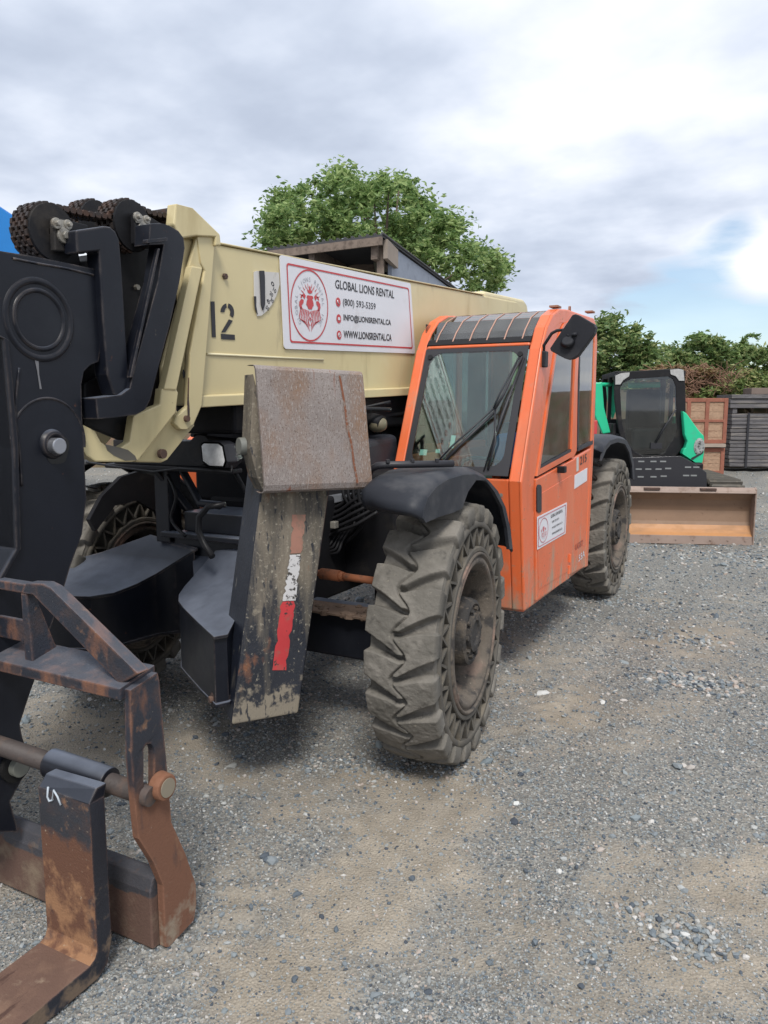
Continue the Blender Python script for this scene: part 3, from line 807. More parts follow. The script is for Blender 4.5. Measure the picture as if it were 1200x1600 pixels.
tread, sw, backw, rimb, hubb = wheel_meshes()
GW = 'wheels of the telehandler'
w0 = hubb.build('wheel', M['hub'], TH, split=False)
t0 = mesh_np('tyre', tread[0], tread[1], M['tyre'], w0, smooth=True)
s0 = sw.build('sidewall', M['tyre_side'], w0, bevel=0.0)
b0 = backw.build('tyre_core', M['rubber_dark'], w0)
r0 = rimb.build('rim', M['rim'], w0)
wheels = [((-1.485, 3.44, 0.632), 5.5, 0), ((-1.54, 7.28, 0.632), 0, 9), ((-3.69, 3.44, 0.632), 7.0, 4), ((-3.69, 7.28, 0.632), 0, 13)]
for i, (loc, st, ro) in enumerate(wheels):
    if i == 0: w = w0
    else:
        w = w0.copy(); COL.objects.link(w)
        for c in (t0, s0, b0, r0):
            d = c.copy(); COL.objects.link(d); d.parent = w
    w.location = loc
    w.rotation_euler = Matrix.Rotation(R_(st), 3, 'Z').to_euler()
    w.rotation_euler.x = R_(ro)

# ---------------- boom
bm_ = MB()
BOT = lambda y: 1.742 + 0.0416 * (y - 2.72)
TOP = lambda y: 2.470 + 0.0600 * (y - 2.86)
bm_.prism([(2.62, BOT(2.62)), (7.35, BOT(7.35)), (7.35, TOP(7.35) - .06), (7.15, TOP(7.15)), (2.62, TOP(2.62))], 'x', BXI, BX)
boom = bm_.build('boom', M['tan'], TH, bevel=.012, label='tan main boom section with stencilled number')
lf = MB()
for x0, x1 in ((BX + .001, BX + .022), (BXI - .022, BXI - .001)):
    lf.hexa([(x0, 2.63, BOT(2.63) - .012), (x0, 7.2, BOT(7.2) - .012), (x0, 7.2, BOT(7.2) + .045), (x0, 2.63, BOT(2.63) + .045)],
            [(x1, 2.63, BOT(2.63) - .012), (x1, 7.2, BOT(7.2) - .012), (x1, 7.2, BOT(7.2) + .038), (x1, 2.63, BOT(2.63) + .038)])
lf.prism([(2.62, TOP(2.62) + .001), (6.3, TOP(6.3) + .001), (6.3, TOP(6.3) + .010), (2.62, TOP(2.62) + .010)], 'x', BXI - .008, BX + .008)
lf.build('boom_flange', M['tan'], boom, bevel=.004)
rp = MB()
rp.prism([(6.35, TOP(6.35) - .03), (7.55, TOP(7.5) - .20), (7.62, TOP(7.5) - .12), (7.55, TOP(7.5) - .01), (7.40, TOP(7.4) + .04), (6.35, TOP(6.35) + .045)], 'x', BXI + .02, BX - .01)
rp.build('boom_end_cover', mat('pale_tan', (0.62, 0.54, 0.33), 0.5), boom, bevel=.03, seg=3)
wl = MB(); wl.tube([P(323, 553, 'x', BX + .002), P(420, 558, 'x', BX + .002), P(505, 562, 'x', BX + .002)], .006, 6)
wl.build('weld_bead', mat('primer_line', (0.66, 0.6, 0.4), 0.5), boom)
bt = MB(); q = P(350, 432, 'x', BX); bt.disc((BX - .002, q.y, q.z), .014, .016, n=6)
q = P(612, 470, 'x', BX)
bt.build('bolt', M['rust_heavy'], boom)
U = Vector((0, 1, 0.05)).normalized(); Z = Vector((0, 0, 1))
# stencilled fleet number 1 2 with stencil gaps
fn = MB(); xf = BX + .0015


def pixpoly(mb, pts, x=xf, t=.0015):
    mb.prism(YZ(x, pts), 'x', x, x + t)


pixpoly(fn, [(329, 471), (335, 471), (337, 527), (331, 527)])


def arcpts(cx, cy, rx, ry, a0, a1, n=10):
    return [(cx + rx * math.cos(R_(a0 + (a1 - a0) * i / n)), cy - ry * math.sin(R_(a0 + (a1 - a0) * i / n))) for i in range(n + 1)]


pixpoly(fn, arcpts(355, 488, 10.5, 14, 178, 100) + arcpts(355, 488, 4.5, 7.5, 100, 178))
pixpoly(fn, arcpts(355, 488, 10.5, 14, 80, -35) + arcpts(355, 488, 4.8, 7.5, -35, 80))
pixpoly(fn, [(357.5, 499), (363.5, 501), (352, 519), (345.5, 519.5)])
pixpoly(fn, [(345, 521.5), (366.5, 523), (367, 531), (345.5, 530)])
fn.build('fleet_number', M['ink'], boom, label='black stencilled number 12')
# boom angle indicator
ai = MB(); pixpoly(ai, [(396, 425), (400, 423.5), (435, 426), (436, 445), (431, 462), (424, 476), (416, 486), (408, 493), (401, 494), (399, 480), (396.5, 462)], x=BX + .002, t=.004)
aid = ai.build('angle_indicator', M['offwhite'], boom, label='white angle dial with a black pointer')
an = MB(); pixpoly(an, [(405, 423), (412, 423), (413, 432), (413.5, 475), (410.5, 485), (407.5, 476), (406, 440)], x=BX + .009, t=.004)
pixpoly(an, [(396.5, 463), (400, 463), (400, 478), (402.5, 492), (398, 482)], x=BX + .007, t=.002)
an.build('pointer', M['ink'], boom)
dn = MB()
for (a, c, s) in ((425, 440, '0'), (428, 450, '10'), (423, 456, '20'), (424, 466, '30'), (418, 467, '40'), (417, 478, '50')):
    q = P(a, c, 'x', BX + .0065)
    me = text_obj(s, None, None, None, (BX + .0068, q.y - .012, q.z - .012), (0, .8, -.5), (0, .5, .8), .03, .022, bold=.02)
    vs = [v.co[:] for v in me.vertices]; dn.add(vs, [tuple(p.vertices) for p in me.polygons])
dn.build('dial_numbers', M['ink'], boom, split=False)
# boom collar: tan plates around the mouth of the boom
col_ = MB()
fwd = [(308, 368), (337, 364), (326, 513), (316, 634), (303, 664), (294, 671), (282, 671), (273, 662), (277, 649), (295, 634), (297, 553), (320, 423), (314, 412)]
cap = [(275, 318), (302, 325), (344, 366), (346, 384), (337, 384), (337, 370), (308, 368.5), (281, 373), (272, 350)]
dia = [(308, 369), (319, 372), (318, 415), (276, 612), (253, 611), (253, 573)]
strip = [(300, 415), (316, 418), (275, 610), (256, 609)]
horn = [(253, 607), (275, 607), (279, 613), (275, 645), (217, 719), (207, 722), (150, 722), (135, 712), (122, 690), (130, 663), (149, 673), (158, 690), (165, 695), (187, 700), (203, 690), (209, 650), (226, 642), (250, 632)]
inn = [(275, 640), (305, 664), (262, 718), (252, 723), (212, 722)]
for sgn, xb in ((1, BX), (-1, BXI)):
    def pp(pts, a, b):
        col_.prism(YZ(BX + b, pts), 'x', xb + sgn * a, xb + sgn * b)
    pp(fwd, .005, .035); pp(cap, .0, .05); pp(dia, .012, .03); pp(strip, .03, .065); pp(horn, .02, .06); pp(inn, -.03, .01)
pc = P(275, 330, 'x', BX); pc2 = P(300, 372, 'x', BX)
col_.prism([(pc.y, pc.z), (pc.y + .05, pc.z + .005), (pc.y + .3, pc.z - .1), (pc.y + .3, pc.z - .14), (pc.y, pc.z - .1)], 'x', BXI + .012, BX - .006)
collar = col_.build('boom_collar', M['tan'], TH, bevel=.006)
cb = MB(); cb.prism(YZ(BX + .009, [(285.5, 583), (287, 577), (289.5, 582), (290, 588), (287, 591)]), 'x', BX + .006, BX + .0085); cb.build('notch', M['ink'], collar)
cb = MB(); cb.prism(YZ(BX + .0095, [(286.5, 590), (288, 590), (287.5, 620), (289, 640), (289, 652), (286, 652), (285, 630)]), 'x', BX + .0362, BX + .037); cb.build('rust_streak', M['rust_heavy'], collar)
cb = MB(); cb.prism(YZ(BX + .061, [(164, 694), (186, 699), (200, 703), (211, 712), (214, 719), (196, 720), (178, 712), (168, 704)]), 'x', BX + .0605, BX + .0615); cb.build('grease_smear', mat('grease', (.13, .12, .10), .5), collar)
cb = MB()
for (a, c, rr) in ((290, 654, .014), (252, 709, .02)):
    q = P(a, c, 'x', BX + .035); cb.disc((BX + .03, q.y, q.z), rr, .02, n=12)
cb.build('bolt', M['rust_heavy'], collar)

# ---------------- inner boom sections and black head
ib = MB()
ib.prism(YZ(-2.43, [(148, 405), (185, 392), (305, 384), (330, 400), (330, 620), (255, 590), (235, 645), (205, 662), (130, 655), (120, 560)]), 'x', -2.79, -2.43)
ib.prism(YZ(-2.40, [(243, 545), (253, 620), (249, 631), (205, 655), (205, 681), (200, 687), (188, 688), (130, 664), (130, 600)]), 'x', -2.42, -2.395)
ib.prism(YZ(-2.40, [(270, 384), (310, 380), (305, 395), (262, 560), (246, 600), (200, 640), (130, 650), (130, 640), (190, 625), (240, 540), (262, 430)]), 'x', -2.43, -2.41)
inner = ib.build('inner_boom', M['black'], TH, bevel=.006)
ibb = MB()
for (a, c, rr) in ((212, 449, .012), (152, 446, .014)):
    q = P(a, c, 'x', -2.43); ibb.disc((-2.431, q.y, q.z), rr, .016, n=6)
ibb.build('bolt', M['galv'], inner)

GXX = -2.30


def smooth_pts(p, n=5):
    p = [Vector(q) for q in p]; out = []
    for i in range(len(p) - 1):
        a = p[max(0, i - 1)]; b_ = p[i]; c = p[i + 1]; d = p[min(len(p) - 1, i + 2)]
        for k in range(n):
            t_ = k / n; out.append(.5 * ((2 * b_) + (c - a) * t_ + (2 * a - 5 * b_ + 4 * c - d) * t_ ** 2 + (3 * b_ - a - 3 * c + d) * t_ ** 3))
    return out + [p[-1]]


hd = MB()
head = [(-60, 380), (0, 392), (50, 400), (100, 410), (152, 421), (156, 480), (157, 545), (154, 565), (141, 570), (131, 580), (127, 600), (128, 650), (131, 700), (135, 780), (128, 835), (110, 885), (92, 945), (68, 1010), (55, 1060), (46, 1085), (31, 1131), (35, 1153), (48, 1185), (46, 1196), (16, 1252), (26, 1290), (27, 1300), (-60, 1300), (-60, 1000), (-8, 910), (22, 858), (18, 700), (10, 610), (2, 530), (-60, 500)]
hd.prism(YZ(GXX, head), 'x', GXX - .62, GXX)
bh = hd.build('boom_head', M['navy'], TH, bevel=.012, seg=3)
fl = MB()
edge = [(-60, 500), (2, 530), (10, 610), (18, 700), (22, 858), (-8, 910), (-60, 1000)]
e2 = YZ(GXX, edge); fl.prism(e2 + [(y + .02, z) for y, z in e2[::-1]], 'x', GXX - .66, GXX + .012)
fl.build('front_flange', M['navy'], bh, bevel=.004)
rg2 = MB()


def ring(mb, px, py, rad, wdt, x, a0=0, a1=360, n=48, hgt=.006):
    q = P(px, py, 'x', x)
    mb.lathe([(-.002, rad - wdt), (hgt * .8, rad - wdt * .55), (hgt, rad), (hgt * .8, rad + wdt * .55), (-.002, rad + wdt)], (x, q.y, q.z), 'x', n=n, smooth=True, a0=R_(a0), a1=R_(a1))


ring(rg2, 62, 500, .130, .014, GXX); ring(rg2, 62, 500, .098, .010, GXX)
ring(rg2, 78, 690, .150, .006, GXX, -10, 175, hgt=.003)
ring(rg2, 82, 694, .038, .016, GXX, hgt=.02)
rg2.build('reinforcing_ring', M['navy'], bh, split=False)
pn = MB(); q = P(88, 697, 'x', GXX + .03); pn.disc((GXX + .0, q.y, q.z), .029, .05, n=24); 
pn.build('pivot_pin', M['steel'], bh, bevel=.004)
sc_ = MB(); a = P(57, 562, 'x', GXX + .001); c = P(64, 608, 'x', GXX + .001)
sc_.prism(YZ(GXX + .001, [(54, 562), (60, 562), (61, 585), (65, 608), (62, 608), (58, 580)]), 'x', GXX + .001, GXX + .002)
sc_.build('paint_scrape', mat('grey_scrape', (0.16, 0.16, 0.17), 0.5), bh)
wb2 = MB()
for pts_ in ([(20, 404), (60, 412), (105, 420), (146, 430)], [(30, 575), (24, 640), (30, 700), (34, 760)]):
    wb2.tube(smooth_pts([P(a, c, 'x', GXX + .001) for a, c in pts_]), .0045, 6)
wb2.build('weld_bead', M['navy'], bh)
gr2 = MB(); q2 = P(88, 697, 'x', GXX)
gr2.prism([(q2.y + .052 * math.cos(a) * (1 + .12 * math.sin(3 * a)), q2.z - .012 + .06 * math.sin(a) * (1 + .15 * math.cos(2 * a))) for a in [k * .2618 for k in range(24)]], 'x', GXX + .0005, GXX + .0015)
gr2.build('grease_ring', mat('black_grease', (.006, .006, .006), .3), bh)
pn2 = MB(); q = P(31, 1199, 'x', GXX + .03); pn2.disc((GXX - .01, q.y, q.z), .033, .05, n=24)
pn2.build('coupler_pin', mat('pin_end', (0.17, 0.175, 0.15), 0.6), bh, bevel=.003)
pb = MB(); pb.disc((GXX - .02, q.y, q.z), .055, .035, n=28)
pb.build('pin_boss', M['rubber_dark'], bh)

# sheaves with chains on top of the boom
def sheave(px, py, xo, xi_, rad, yend, zend):
    q = P(px, py, 'x', xo)
    mb = MB()
    mb.lathe([(0, .02), (0, rad), (-.012, rad + .002), (-.02, rad - .02), (xi_ - xo + .02, rad - .02), (xi_ - xo + .012, rad + .002), (xi_ - xo, rad), (xi_ - xo, .02)], (xo, q.y, q.z), 'x', n=48, smooth=False)
    o = mb.build('chain_sheave', M['black'], inner_parent, bevel=0)
    ch = MB(); R = rad - .002; pitch = .030
    pts = []
    a = R_(262)
    while a > R_(84):
        pts.append((q.y + R * math.cos(a), q.z + R * math.sin(a), a)); a -= pitch / R
    y = q.y + R * math.cos(R_(84)); z = q.z + R * math.sin(R_(84)); k = 0
    while y < yend:
        pts.append((y, z - .018 * math.sin(min(1, (y - q.y) / (yend - q.y)) * math.pi) + (zend - z) * 0, R_(90))); y += pitch * .98; z += (zend - z) * .12
    wch = abs(xo - xi_) - .03
    for i, (yy, z2, an_) in enumerate(pts):
        T = Matrix.Translation(Vector(((xo + xi_) / 2, yy, z2))) @ Matrix.Rotation(an_ - math.pi / 2, 4, 'X')
        ch.disc((-wch / 2 - .004, 0, 0), .0055, wch + .008, n=8, M=T)
        npl = 6
        for j in range(npl):
            xx = -wch / 2 + wch * j / (npl - 1)
            off = .0 if (j % 2) else .015
            ch.prism([(-.013 + off, -.004), (-.009 + off, -.010), (.009 + off, -.010), (.013 + off, -.004), (.013 + off, .004), (.009 + off, .010), (-.009 + off, .010), (-.013 + off, .004)], 'x', xx - .006, xx + .006, M=T)
    ch.build('leaf_chain', M['chain'], o, bevel=0)
    return q, o


inner_parent = TH
E1 = P(262, 338, 'x', -2.42)
q1, sh1 = sheave(84, 363, -2.37, -2.475, .098, E1.y - .25, E1.z - .05)
q2, sh2 = sheave(209, 353, -2.37, -2.475, .098, E1.y, E1.z)
q3, sh3 = sheave(155, 351, -2.66, -2.765, .098, E1.y, E1.z)
mbk = MB()
mbk.prism(YZ(-2.35, [(80, 338), (84, 340), (133, 352), (134, 393), (128, 397), (82, 392)]), 'x', -2.362, -2.335)
mbk.prism(YZ(-2.35, [(207, 332), (211, 332), (232, 340), (248, 350), (246, 383), (207, 381)]), 'x', -2.362, -2.335)
for yy, zz_ in ((q1.y, q1.z), (q2.y, q2.z)):
    mbk.prism([(yy - .03, zz_ - .13), (yy + .25, zz_ - .13), (yy + .22, zz_ + .02), (yy, zz_ + .05)], 'x', -2.54, -2.51)
shb = mbk.build('sheave_bracket', M['black'], TH, bevel=.004)
bo = MB()
for (a, c, rr) in ((88, 349, .019), (106, 351, .017), (100, 368, .027), (215, 339, .019), (229, 343, .016), (224, 358, .027)):
    q = P(a, c, 'x', -2.33)
    bo.disc((-2.337, q.y, q.z), rr, .012, n=20); bo.disc((-2.33, q.y, q.z), rr * .5, .018, n=6)
for k in ([(81, 341), (110, 346), (112, 356), (108, 361), (88, 357), (83, 355)], [(208, 334), (233, 340), (234, 351), (212, 348)]):
    bo.prism(YZ(-2.333, k), 'x', -2.3345, -2.329)
bo.build('keeper_plate_bolt', M['galv'], shb, bevel=.002)
# bent guard arms
ga = MB()
ga.prism(YZ(-2.28, [(116, 360), (160, 353.5), (170, 355), (178, 362), (184, 376), (187, 410), (191, 470), (194, 520), (200, 606), (196, 616), (176, 618), (165, 585), (158, 500), (152, 393), (118, 396)]), 'x', -2.34, -2.27)
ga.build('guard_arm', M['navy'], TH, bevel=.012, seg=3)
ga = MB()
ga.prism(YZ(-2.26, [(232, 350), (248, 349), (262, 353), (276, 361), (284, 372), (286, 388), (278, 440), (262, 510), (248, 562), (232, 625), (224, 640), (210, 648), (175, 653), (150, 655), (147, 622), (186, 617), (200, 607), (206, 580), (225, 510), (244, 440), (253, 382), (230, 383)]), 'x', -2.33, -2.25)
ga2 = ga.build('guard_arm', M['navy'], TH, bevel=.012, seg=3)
rb = MB(); rb.prism(YZ(-2.235, [(249, 388), (252, 388), (209, 590), (205, 590)]), 'x', -2.26, -2.24)
rb.prism(YZ(-2.235, [(230, 374), (262, 371), (262, 376), (230, 380)]), 'x', -2.26, -2.235)
rb.build('arm_rib', M['navy'], ga2, bevel=.003)
# curved catch bracket where the rear sheave chain ends
cbk = MB(); q = P(265, 342, 'x', -2.42)
cbk.prism([(q.y - .06, q.z - .05), (q.y + .1, q.z - .05), (q.y + .1, q.z + .03), (q.y + .02, q.z + .05), (q.y - .05, q.z + .03)], 'x', -2.5, -2.38)
cbk.build('chain_anchor', M['chain'], TH, bevel=.008)

# ---------------- rental sign on the boom
SX = BX + .004
c00, c01, c11, c10 = P(443, 545, 'x', SX), P(436, 398, 'x', SX), P(641, 443, 'x', SX), P(648, 552.5, 'x', SX)


def S(a, b_, dx=0.0):
    p = c00 * (1 - a) * (1 - b_) + c10 * a * (1 - b_) + c11 * a * b_ + c01 * (1 - a) * b_
    return (SX + dx, p.y, p.z)


def sheet(mb, pts, dx, t=.0012):
    q = [S(a, b_, dx) for a, b_ in pts]
    mb.prism([(p[1], p[2]) for p in q], 'x', SX + dx, SX + dx + t)


def rrect(a0, b0, a1, b1, ra, rb_, n=5):
    o = []
    for (cx, cy, s0) in ((a1 - ra, b1 - rb_, 0), (a0 + ra, b1 - rb_, 90), (a0 + ra, b0 + rb_, 180), (a1 - ra, b0 + rb_, 270)):
        for k in range(n + 1):
            t_ = R_(s0 + 90 * k / n); o.append((cx + ra * math.cos(t_), cy + rb_ * math.sin(t_)))
    return o


sp = MB(); sheet(sp, rrect(0, 0, 1, 1, .012, .04), 0, .004)
sign = sp.build('rental_sign', M['white'], TH, label='white rental company sign with red lion emblem')


def frame_ring(mb, outer, inner, dx, t=.001, f=None):
    f = f or S
    n = len(outer)
    vo = [f(a, b_, dx + t) for a, b_ in outer]; vi = [f(a, b_, dx + t) for a, b_ in inner]
    mb.add(vo + vi, [(i, (i + 1) % n, n + (i + 1) % n, n + i) for i in range(n)])


bd = MB(); frame_ring(bd, rrect(.035, .07, .975, .93, .012, .04), rrect(.0415, .09, .9685, .91, .010, .03), .005)
bd.build('red_border', M['red'], sign)
# emblem, in a unit disc
ec = P(482, 477.5, 'x', SX); ea = P(511.5, 483, 'x', SX); eb = P(482, 421, 'x', SX); el = P(452.5, 473, 'x', SX)
RY, RZ = (ea.y - el.y) / 2, (eb.z - ec.z); EY = (ea.y + el.y) / 2; SL = 0.05


def E_(a, b_, dx=0.0):
    return (SX + dx, EY + a * RY, ec.z + b_ * RZ + SL * a * RY)


circ = lambda r, n=56: [(r * math.cos(2 * math.pi * k / n), r * math.sin(2 * math.pi * k / n)) for k in range(n)]
em = MB(); frame_ring(em, circ(1.0), circ(.955), .005, f=E_)


def epoly(pts, dx=.006):
    em.add([E_(a, b_, dx) for a, b_ in pts], [tuple(tt) for tt in tessellate_polygon([[Vector((a, b_, 0)) for a, b_ in pts]])])


def estrip(pts, w0, w1):
    n = len(pts); l = []; r = []
    for i, p in enumerate(pts):
        a = Vector(pts[max(0, i - 1)]); c = Vector(pts[min(n - 1, i + 1)]); d = (c - a).normalized(); nn = Vector((-d.y, d.x))
        w = (w0 + (w1 - w0) * i / (n - 1)) / 2
        l.append(tuple(Vector(p) + nn * w)); r.append(tuple(Vector(p) - nn * w))
    for i in range(n - 1):
        em.add([E_(*l[i], .006), E_(*l[i + 1], .006), E_(*r[i + 1], .006), E_(*r[i], .006)], [(0, 1, 2, 3)])


for s in (1, -1):
    m_ = lambda pts: [(s * a, b_) for a, b_ in pts]
    epoly(m_([(0, .28), (.14, .28), (.18, .22), (.12, .18), (.17, .12), (.20, .02), (.14, -.02), (.09, -.10), (.0, -.10)]))
    epoly(m_([(.33, .14), (.45, .16), (.55, .08), (.57, -.02), (.50, -.12), (.40, -.10), (.44, -.02), (.34, .06)]))
    epoly(m_([(.22, .26), (.32, .34), (.38, .26), (.30, .16), (.26, .20)]))
    epoly(m_([(.36, .30), (.46, .26), (.50, .18), (.42, .19)]))
    epoly(m_([(.0, .33), (.12, .36), (.16, .50), (.10, .43), (.06, .42), (.03, .52), (.0, .56)]))
    for k in range(5):
        a = R_(78 - 15 * k); estrip(m_([(.40 * math.cos(a), .14 + .36 * math.sin(a)), (.56 * math.cos(a), .14 + .48 * math.sin(a))]), .035, .01)
    for k in range(6):
        x0 = .10 + .085 * k
        estrip(m_([(x0 * .9, -.14 + .012 * k), (x0 + .03, -.30), (x0 + .01, -.46 + .015 * k), (x0 * .72, -.60 + .03 * k), (x0 * .55 - .01, -.72 + .055 * k)]), .045, .012)
    estrip(m_([(.0, -.16), (.06, -.24), (.06, -.30), (.0, -.38)]), .03, .03)
    estrip(m_([(.0, -.44), (.05, -.36), (.11, -.42), (.03, -.56)]), .02, .03)
em.build('lion_emblem', M['red'], sign, split=False)
lt = MB(); word = 'GLOBAL LIONS RENTAL INC'
for i, chh in enumerate(word):
    if chh == ' ': continue
    a = R_(222 - 264 * i / (len(word) - 1))
    me = text_obj(chh, None, None, None, (0, 0, 0), (1, 0, 0), (0, 1, 0), None, .125, bold=-.005)
    vs = []
    wv = max(v.co.x for v in me.vertices)
    for v in me.vertices:
        u2, v2 = v.co.x - wv / 2, v.co.y + .66
        vs.append(E_(math.cos(a) * v2 + math.sin(a) * u2, math.sin(a) * v2 - math.cos(a) * u2, .006))
    lt.add(vs, [tuple(p.vertices) for p in me.polygons])
lt.build('emblem_lettering', mat('grey_print', (0.33, 0.33, 0.37), 0.5), sign, split=False)


def sign_text(s, name, m, p0, p1, hpx, bold=0.0):
    """p0, p1: photo pixels of the lower-left and lower-right end of the line"""
    a = P(*p0, 'x', SX + .006); b_ = P(*p1, 'x', SX + .006); c = P(p0[0], p0[1] - hpx, 'x', SX + .006)
    U_ = (b_ - a); w = U_.length
    return text_obj(s, name, m, sign, (SX + .006, a.y, a.z), U_.normalized(), (0, 0, 1), w, c.z - a.z, bold)


sign_text('GLOBAL LIONS RENTAL', 'lettering', M['ink'], (524, 450.5), (616, 466.5), 14, .012)
sign_text('(800) 593-5359', 'lettering', M['ink'], (536, 480), (587, 487), 14, .004)
sign_text('INFO@LIONSRENTAL.CA', 'lettering', M['ink'], (537, 503), (611, 510.5), 12.5, .02)
sign_text('WWW.LIONSRENTAL.CA', 'lettering', M['ink'], (537, 528), (612, 533), 12, .02)
for k, (a, c) in enumerate(((528.5, 472), (529.5, 498), (530, 523.5))):
    q = P(a, c, 'x', SX + .006)
    ic = MB(); ic.add([(SX + .006, q.y + .026 * math.cos(2 * math.pi * i / 24), q.z + .026 * math.sin(2 * math.pi * i / 24)) for i in range(24)], [tuple(range(24))])
    ico_ = ic.build('contact_icon', M['red'], sign)
    w_ = MB(); x = SX + .0072
    if k == 0:
        w_.tube([(x, q.y - .010, q.z + .010), (x, q.y - .008, q.z - .002), (x, q.y + .008, q.z - .010)], .003, 6)
    elif k == 1:
        w_.box((x, q.y - .012, q.z - .008), (x + .0008, q.y + .012, q.z + .008))
    else:
        w_.tube([(x, q.y + .012 * math.cos(i * .5236), q.z + .012 * math.sin(i * .5236)) for i in range(13)], .0018, 5)
        w_.tube([(x, q.y - .012, q.z), (x, q.y + .012, q.z)], .0015, 5); w_.tube([(x, q.y, q.z - .012), (x, q.y, q.z + .012)], .0015, 5)
    w_.build('icon_mark', M['white'], sign)

# ---------------- cab
XO, XI = -1.42, -2.30
outp = [(4.575, .46), (4.45, 1.29), (4.80, 2.10), (4.90, 2.24), (5.02, 2.33), (5.18, 2.385), (5.4, 2.405), (6.18, 2.425), (6.27, 2.38), (6.32, 2.25), (6.33, 1.45), (6.27, .44)]


def offs(path, d):
    o = []
    for i, p in enumerate(path):
        a = Vector(path[max(0, i - 1)]); c = Vector(path[min(len(path) - 1, i + 1)]); t_ = (c - a).normalized()
        o.append((p[0] + t_.y * d, p[1] - t_.x * d))
    return o


def band(mb, path, d0, d1, x0, x1):
    a = offs(path, d0); b_ = offs(path, d1)
    for i in range(len(path) - 1):
        mb.hexa([(x0, *a[i]), (x0, *a[i + 1]), (x0, *b_[i + 1]), (x0, *b_[i])], [(x1, *a[i]), (x1, *a[i + 1]), (x1, *b_[i + 1]), (x1, *b_[i])])


def ribbon_prism(mb, path, d0, d1, x0, x1):
    a = offs(path, d0); b_ = offs(path, d1)
    n = len(path)
    vs = [(x0, *p) for p in a] + [(x0, *p) for p in b_] + [(x1, *p) for p in a] + [(x1, *p) for p in b_]
    fs = []
    for i in range(n - 1):
        fs += [(i, i + 1, n + i + 1, n + i), (2 * n + i, 3 * n + i, 3 * n + i + 1, 2 * n + i + 1), (i, 2 * n + i, 2 * n + i + 1, i + 1), (n + i, n + i + 1, 3 * n + i + 1, 3 * n + i)]
    fs += [(0, n, 3 * n, 2 * n), (n - 1, 3 * n - 1 + 0, 4 * n - 1, 2 * n - 1)]
    fs[-1] = (n - 1, 3 * n - 1, 4 * n - 1, 2 * n - 1)
    mb.add(vs, fs)


cf = MB()
for (xa, xb) in ((XO - .085, XO), (XI, XI + .075)):
    ribbon_prism(cf, outp, 0, .10, xa, xb)
xl, xr = XI + .075, XO - .085
# front panel below the windscreen, header, rear wall and sill
cf.hexa([(xl, 4.585, .46), (xl, 4.462, 1.30), (xl, 4.50, 1.30), (xl, 4.625, .46)], [(xr, 4.585, .46), (xr, 4.462, 1.30), (xr, 4.50, 1.30), (xr, 4.625, .46)])
hp = offs([(4.80, 2.10), (4.83, 2.145)], 0.004)
cf.hexa([(xl, 4.814, 2.127), (xl, 4.835, 2.155), (xl, 4.90, 2.13), (xl, 4.87, 2.10)], [(xr, 4.814, 2.127), (xr, 4.835, 2.155), (xr, 4.90, 2.13), (xr, 4.87, 2.10)])
cf.box((xl, 6.22, .46), (xr, 6.27, 1.42)); cf.box((xl, 6.24, 2.22), (xr, 6.30, 2.36))
cf.box((xl, 5.30, 2.33), (xr, 5.36, 2.39))
cf.box((XI - .0, 4.62, .44), (XO - .02, 6.22, .52))
# waist rail and lower wall on the boom side
cf.box((XI + .01, 4.60, .52), (XI + .04, 6.22, 1.42)); cf.box((XI + .008, 5.45, 1.42), (XI + .05, 5.53, 2.32))
# side posts between the windows, rear lower side panel
cf.prism(outp[:6] + YZ(XO, [(881, 503), (873, 519), (865, 551), (837, 742), (835, 750), (835, 945)]), 'x', XO - .03, XO - .001)
pm = YZ(XO, [(893, 718), (926.5, 698), (918, 885), (890, 900)])
cf.prism(pm, 'x', XO - .03, XO - .004)
cf.prism(YZ(XO, [(899, 520), (903.5, 520), (901, 705), (896, 716), (892, 716), (894, 706)]), 'x', XO - .05, XO + .004)
cab = cf.build('cab', M['orange'], TH, bevel=.012, seg=3, label='orange operator cab with glazed roof')
# roof
rf = MB()
rpth = [(4.83, 2.16), (4.90, 2.235), (5.02, 2.325), (5.18, 2.38), (5.36, 2.398)]
ribbon_prism(rf, rpth, .006, .014, xl + .002, xr - .002)
rf.build('roof_window', M['roofglass'], cab, smooth=False)
rs = MB()
for k in range(6):
    x = xl + (xr - xl) * (k + .5) / 6
    ribbon_prism(rs, rpth, .002, .0055, x - .004, x + .004)
rs.build('roof_bar', mat('faded_bar', (.42, .24, .18), .5), cab)
hb_ = MB(); hb_.hexa([(xl, 4.822, 2.150), (xl, 4.858, 2.186), (xl, 4.864, 2.18), (xl, 4.83, 2.14)], [(xr, 4.822, 2.150), (xr, 4.858, 2.186), (xr, 4.864, 2.18), (xr, 4.83, 2.14)])
ribbon_prism(hb_, [(5.36, 2.40), (6.2, 2.42)], .0, .02, xl, xr)
hb_.build('roof_panel', M['black'], cab)
th_ = MB()
for (a, c, w) in ((868, 479, .06), (922, 487, .05)):
    q = P(a, c, 'x', XO - .04); th_.box((XO - .07, q.y - .05, q.z - .01), (XO - .01, q.y + .04, q.z + .004))
th_.tube([(XO - .04, 5.56, 2.40), (XO - .04, 5.57, 2.445), (XO - .04, 5.60, 2.45), (XO - .04, 5.61, 2.40)], .006, 8)
th_.build('roof_mount', mat('faded_mount', (.30, .16, .11), .7), cab, bevel=.002)
# windscreen in its line from (4.45,1.31) to (4.80,2.09)
WA, WB = Vector((4.456, 1.318)), Vector((4.812, 2.121))
wd = (WB - WA).normalized(); wn = Vector((-wd.y, wd.x))   # outward (towards the front)


def W3(x, t_, o=0.0):
    p = WA + (WB - WA) * t_ + wn * o
    return (x, p.x, p.y)


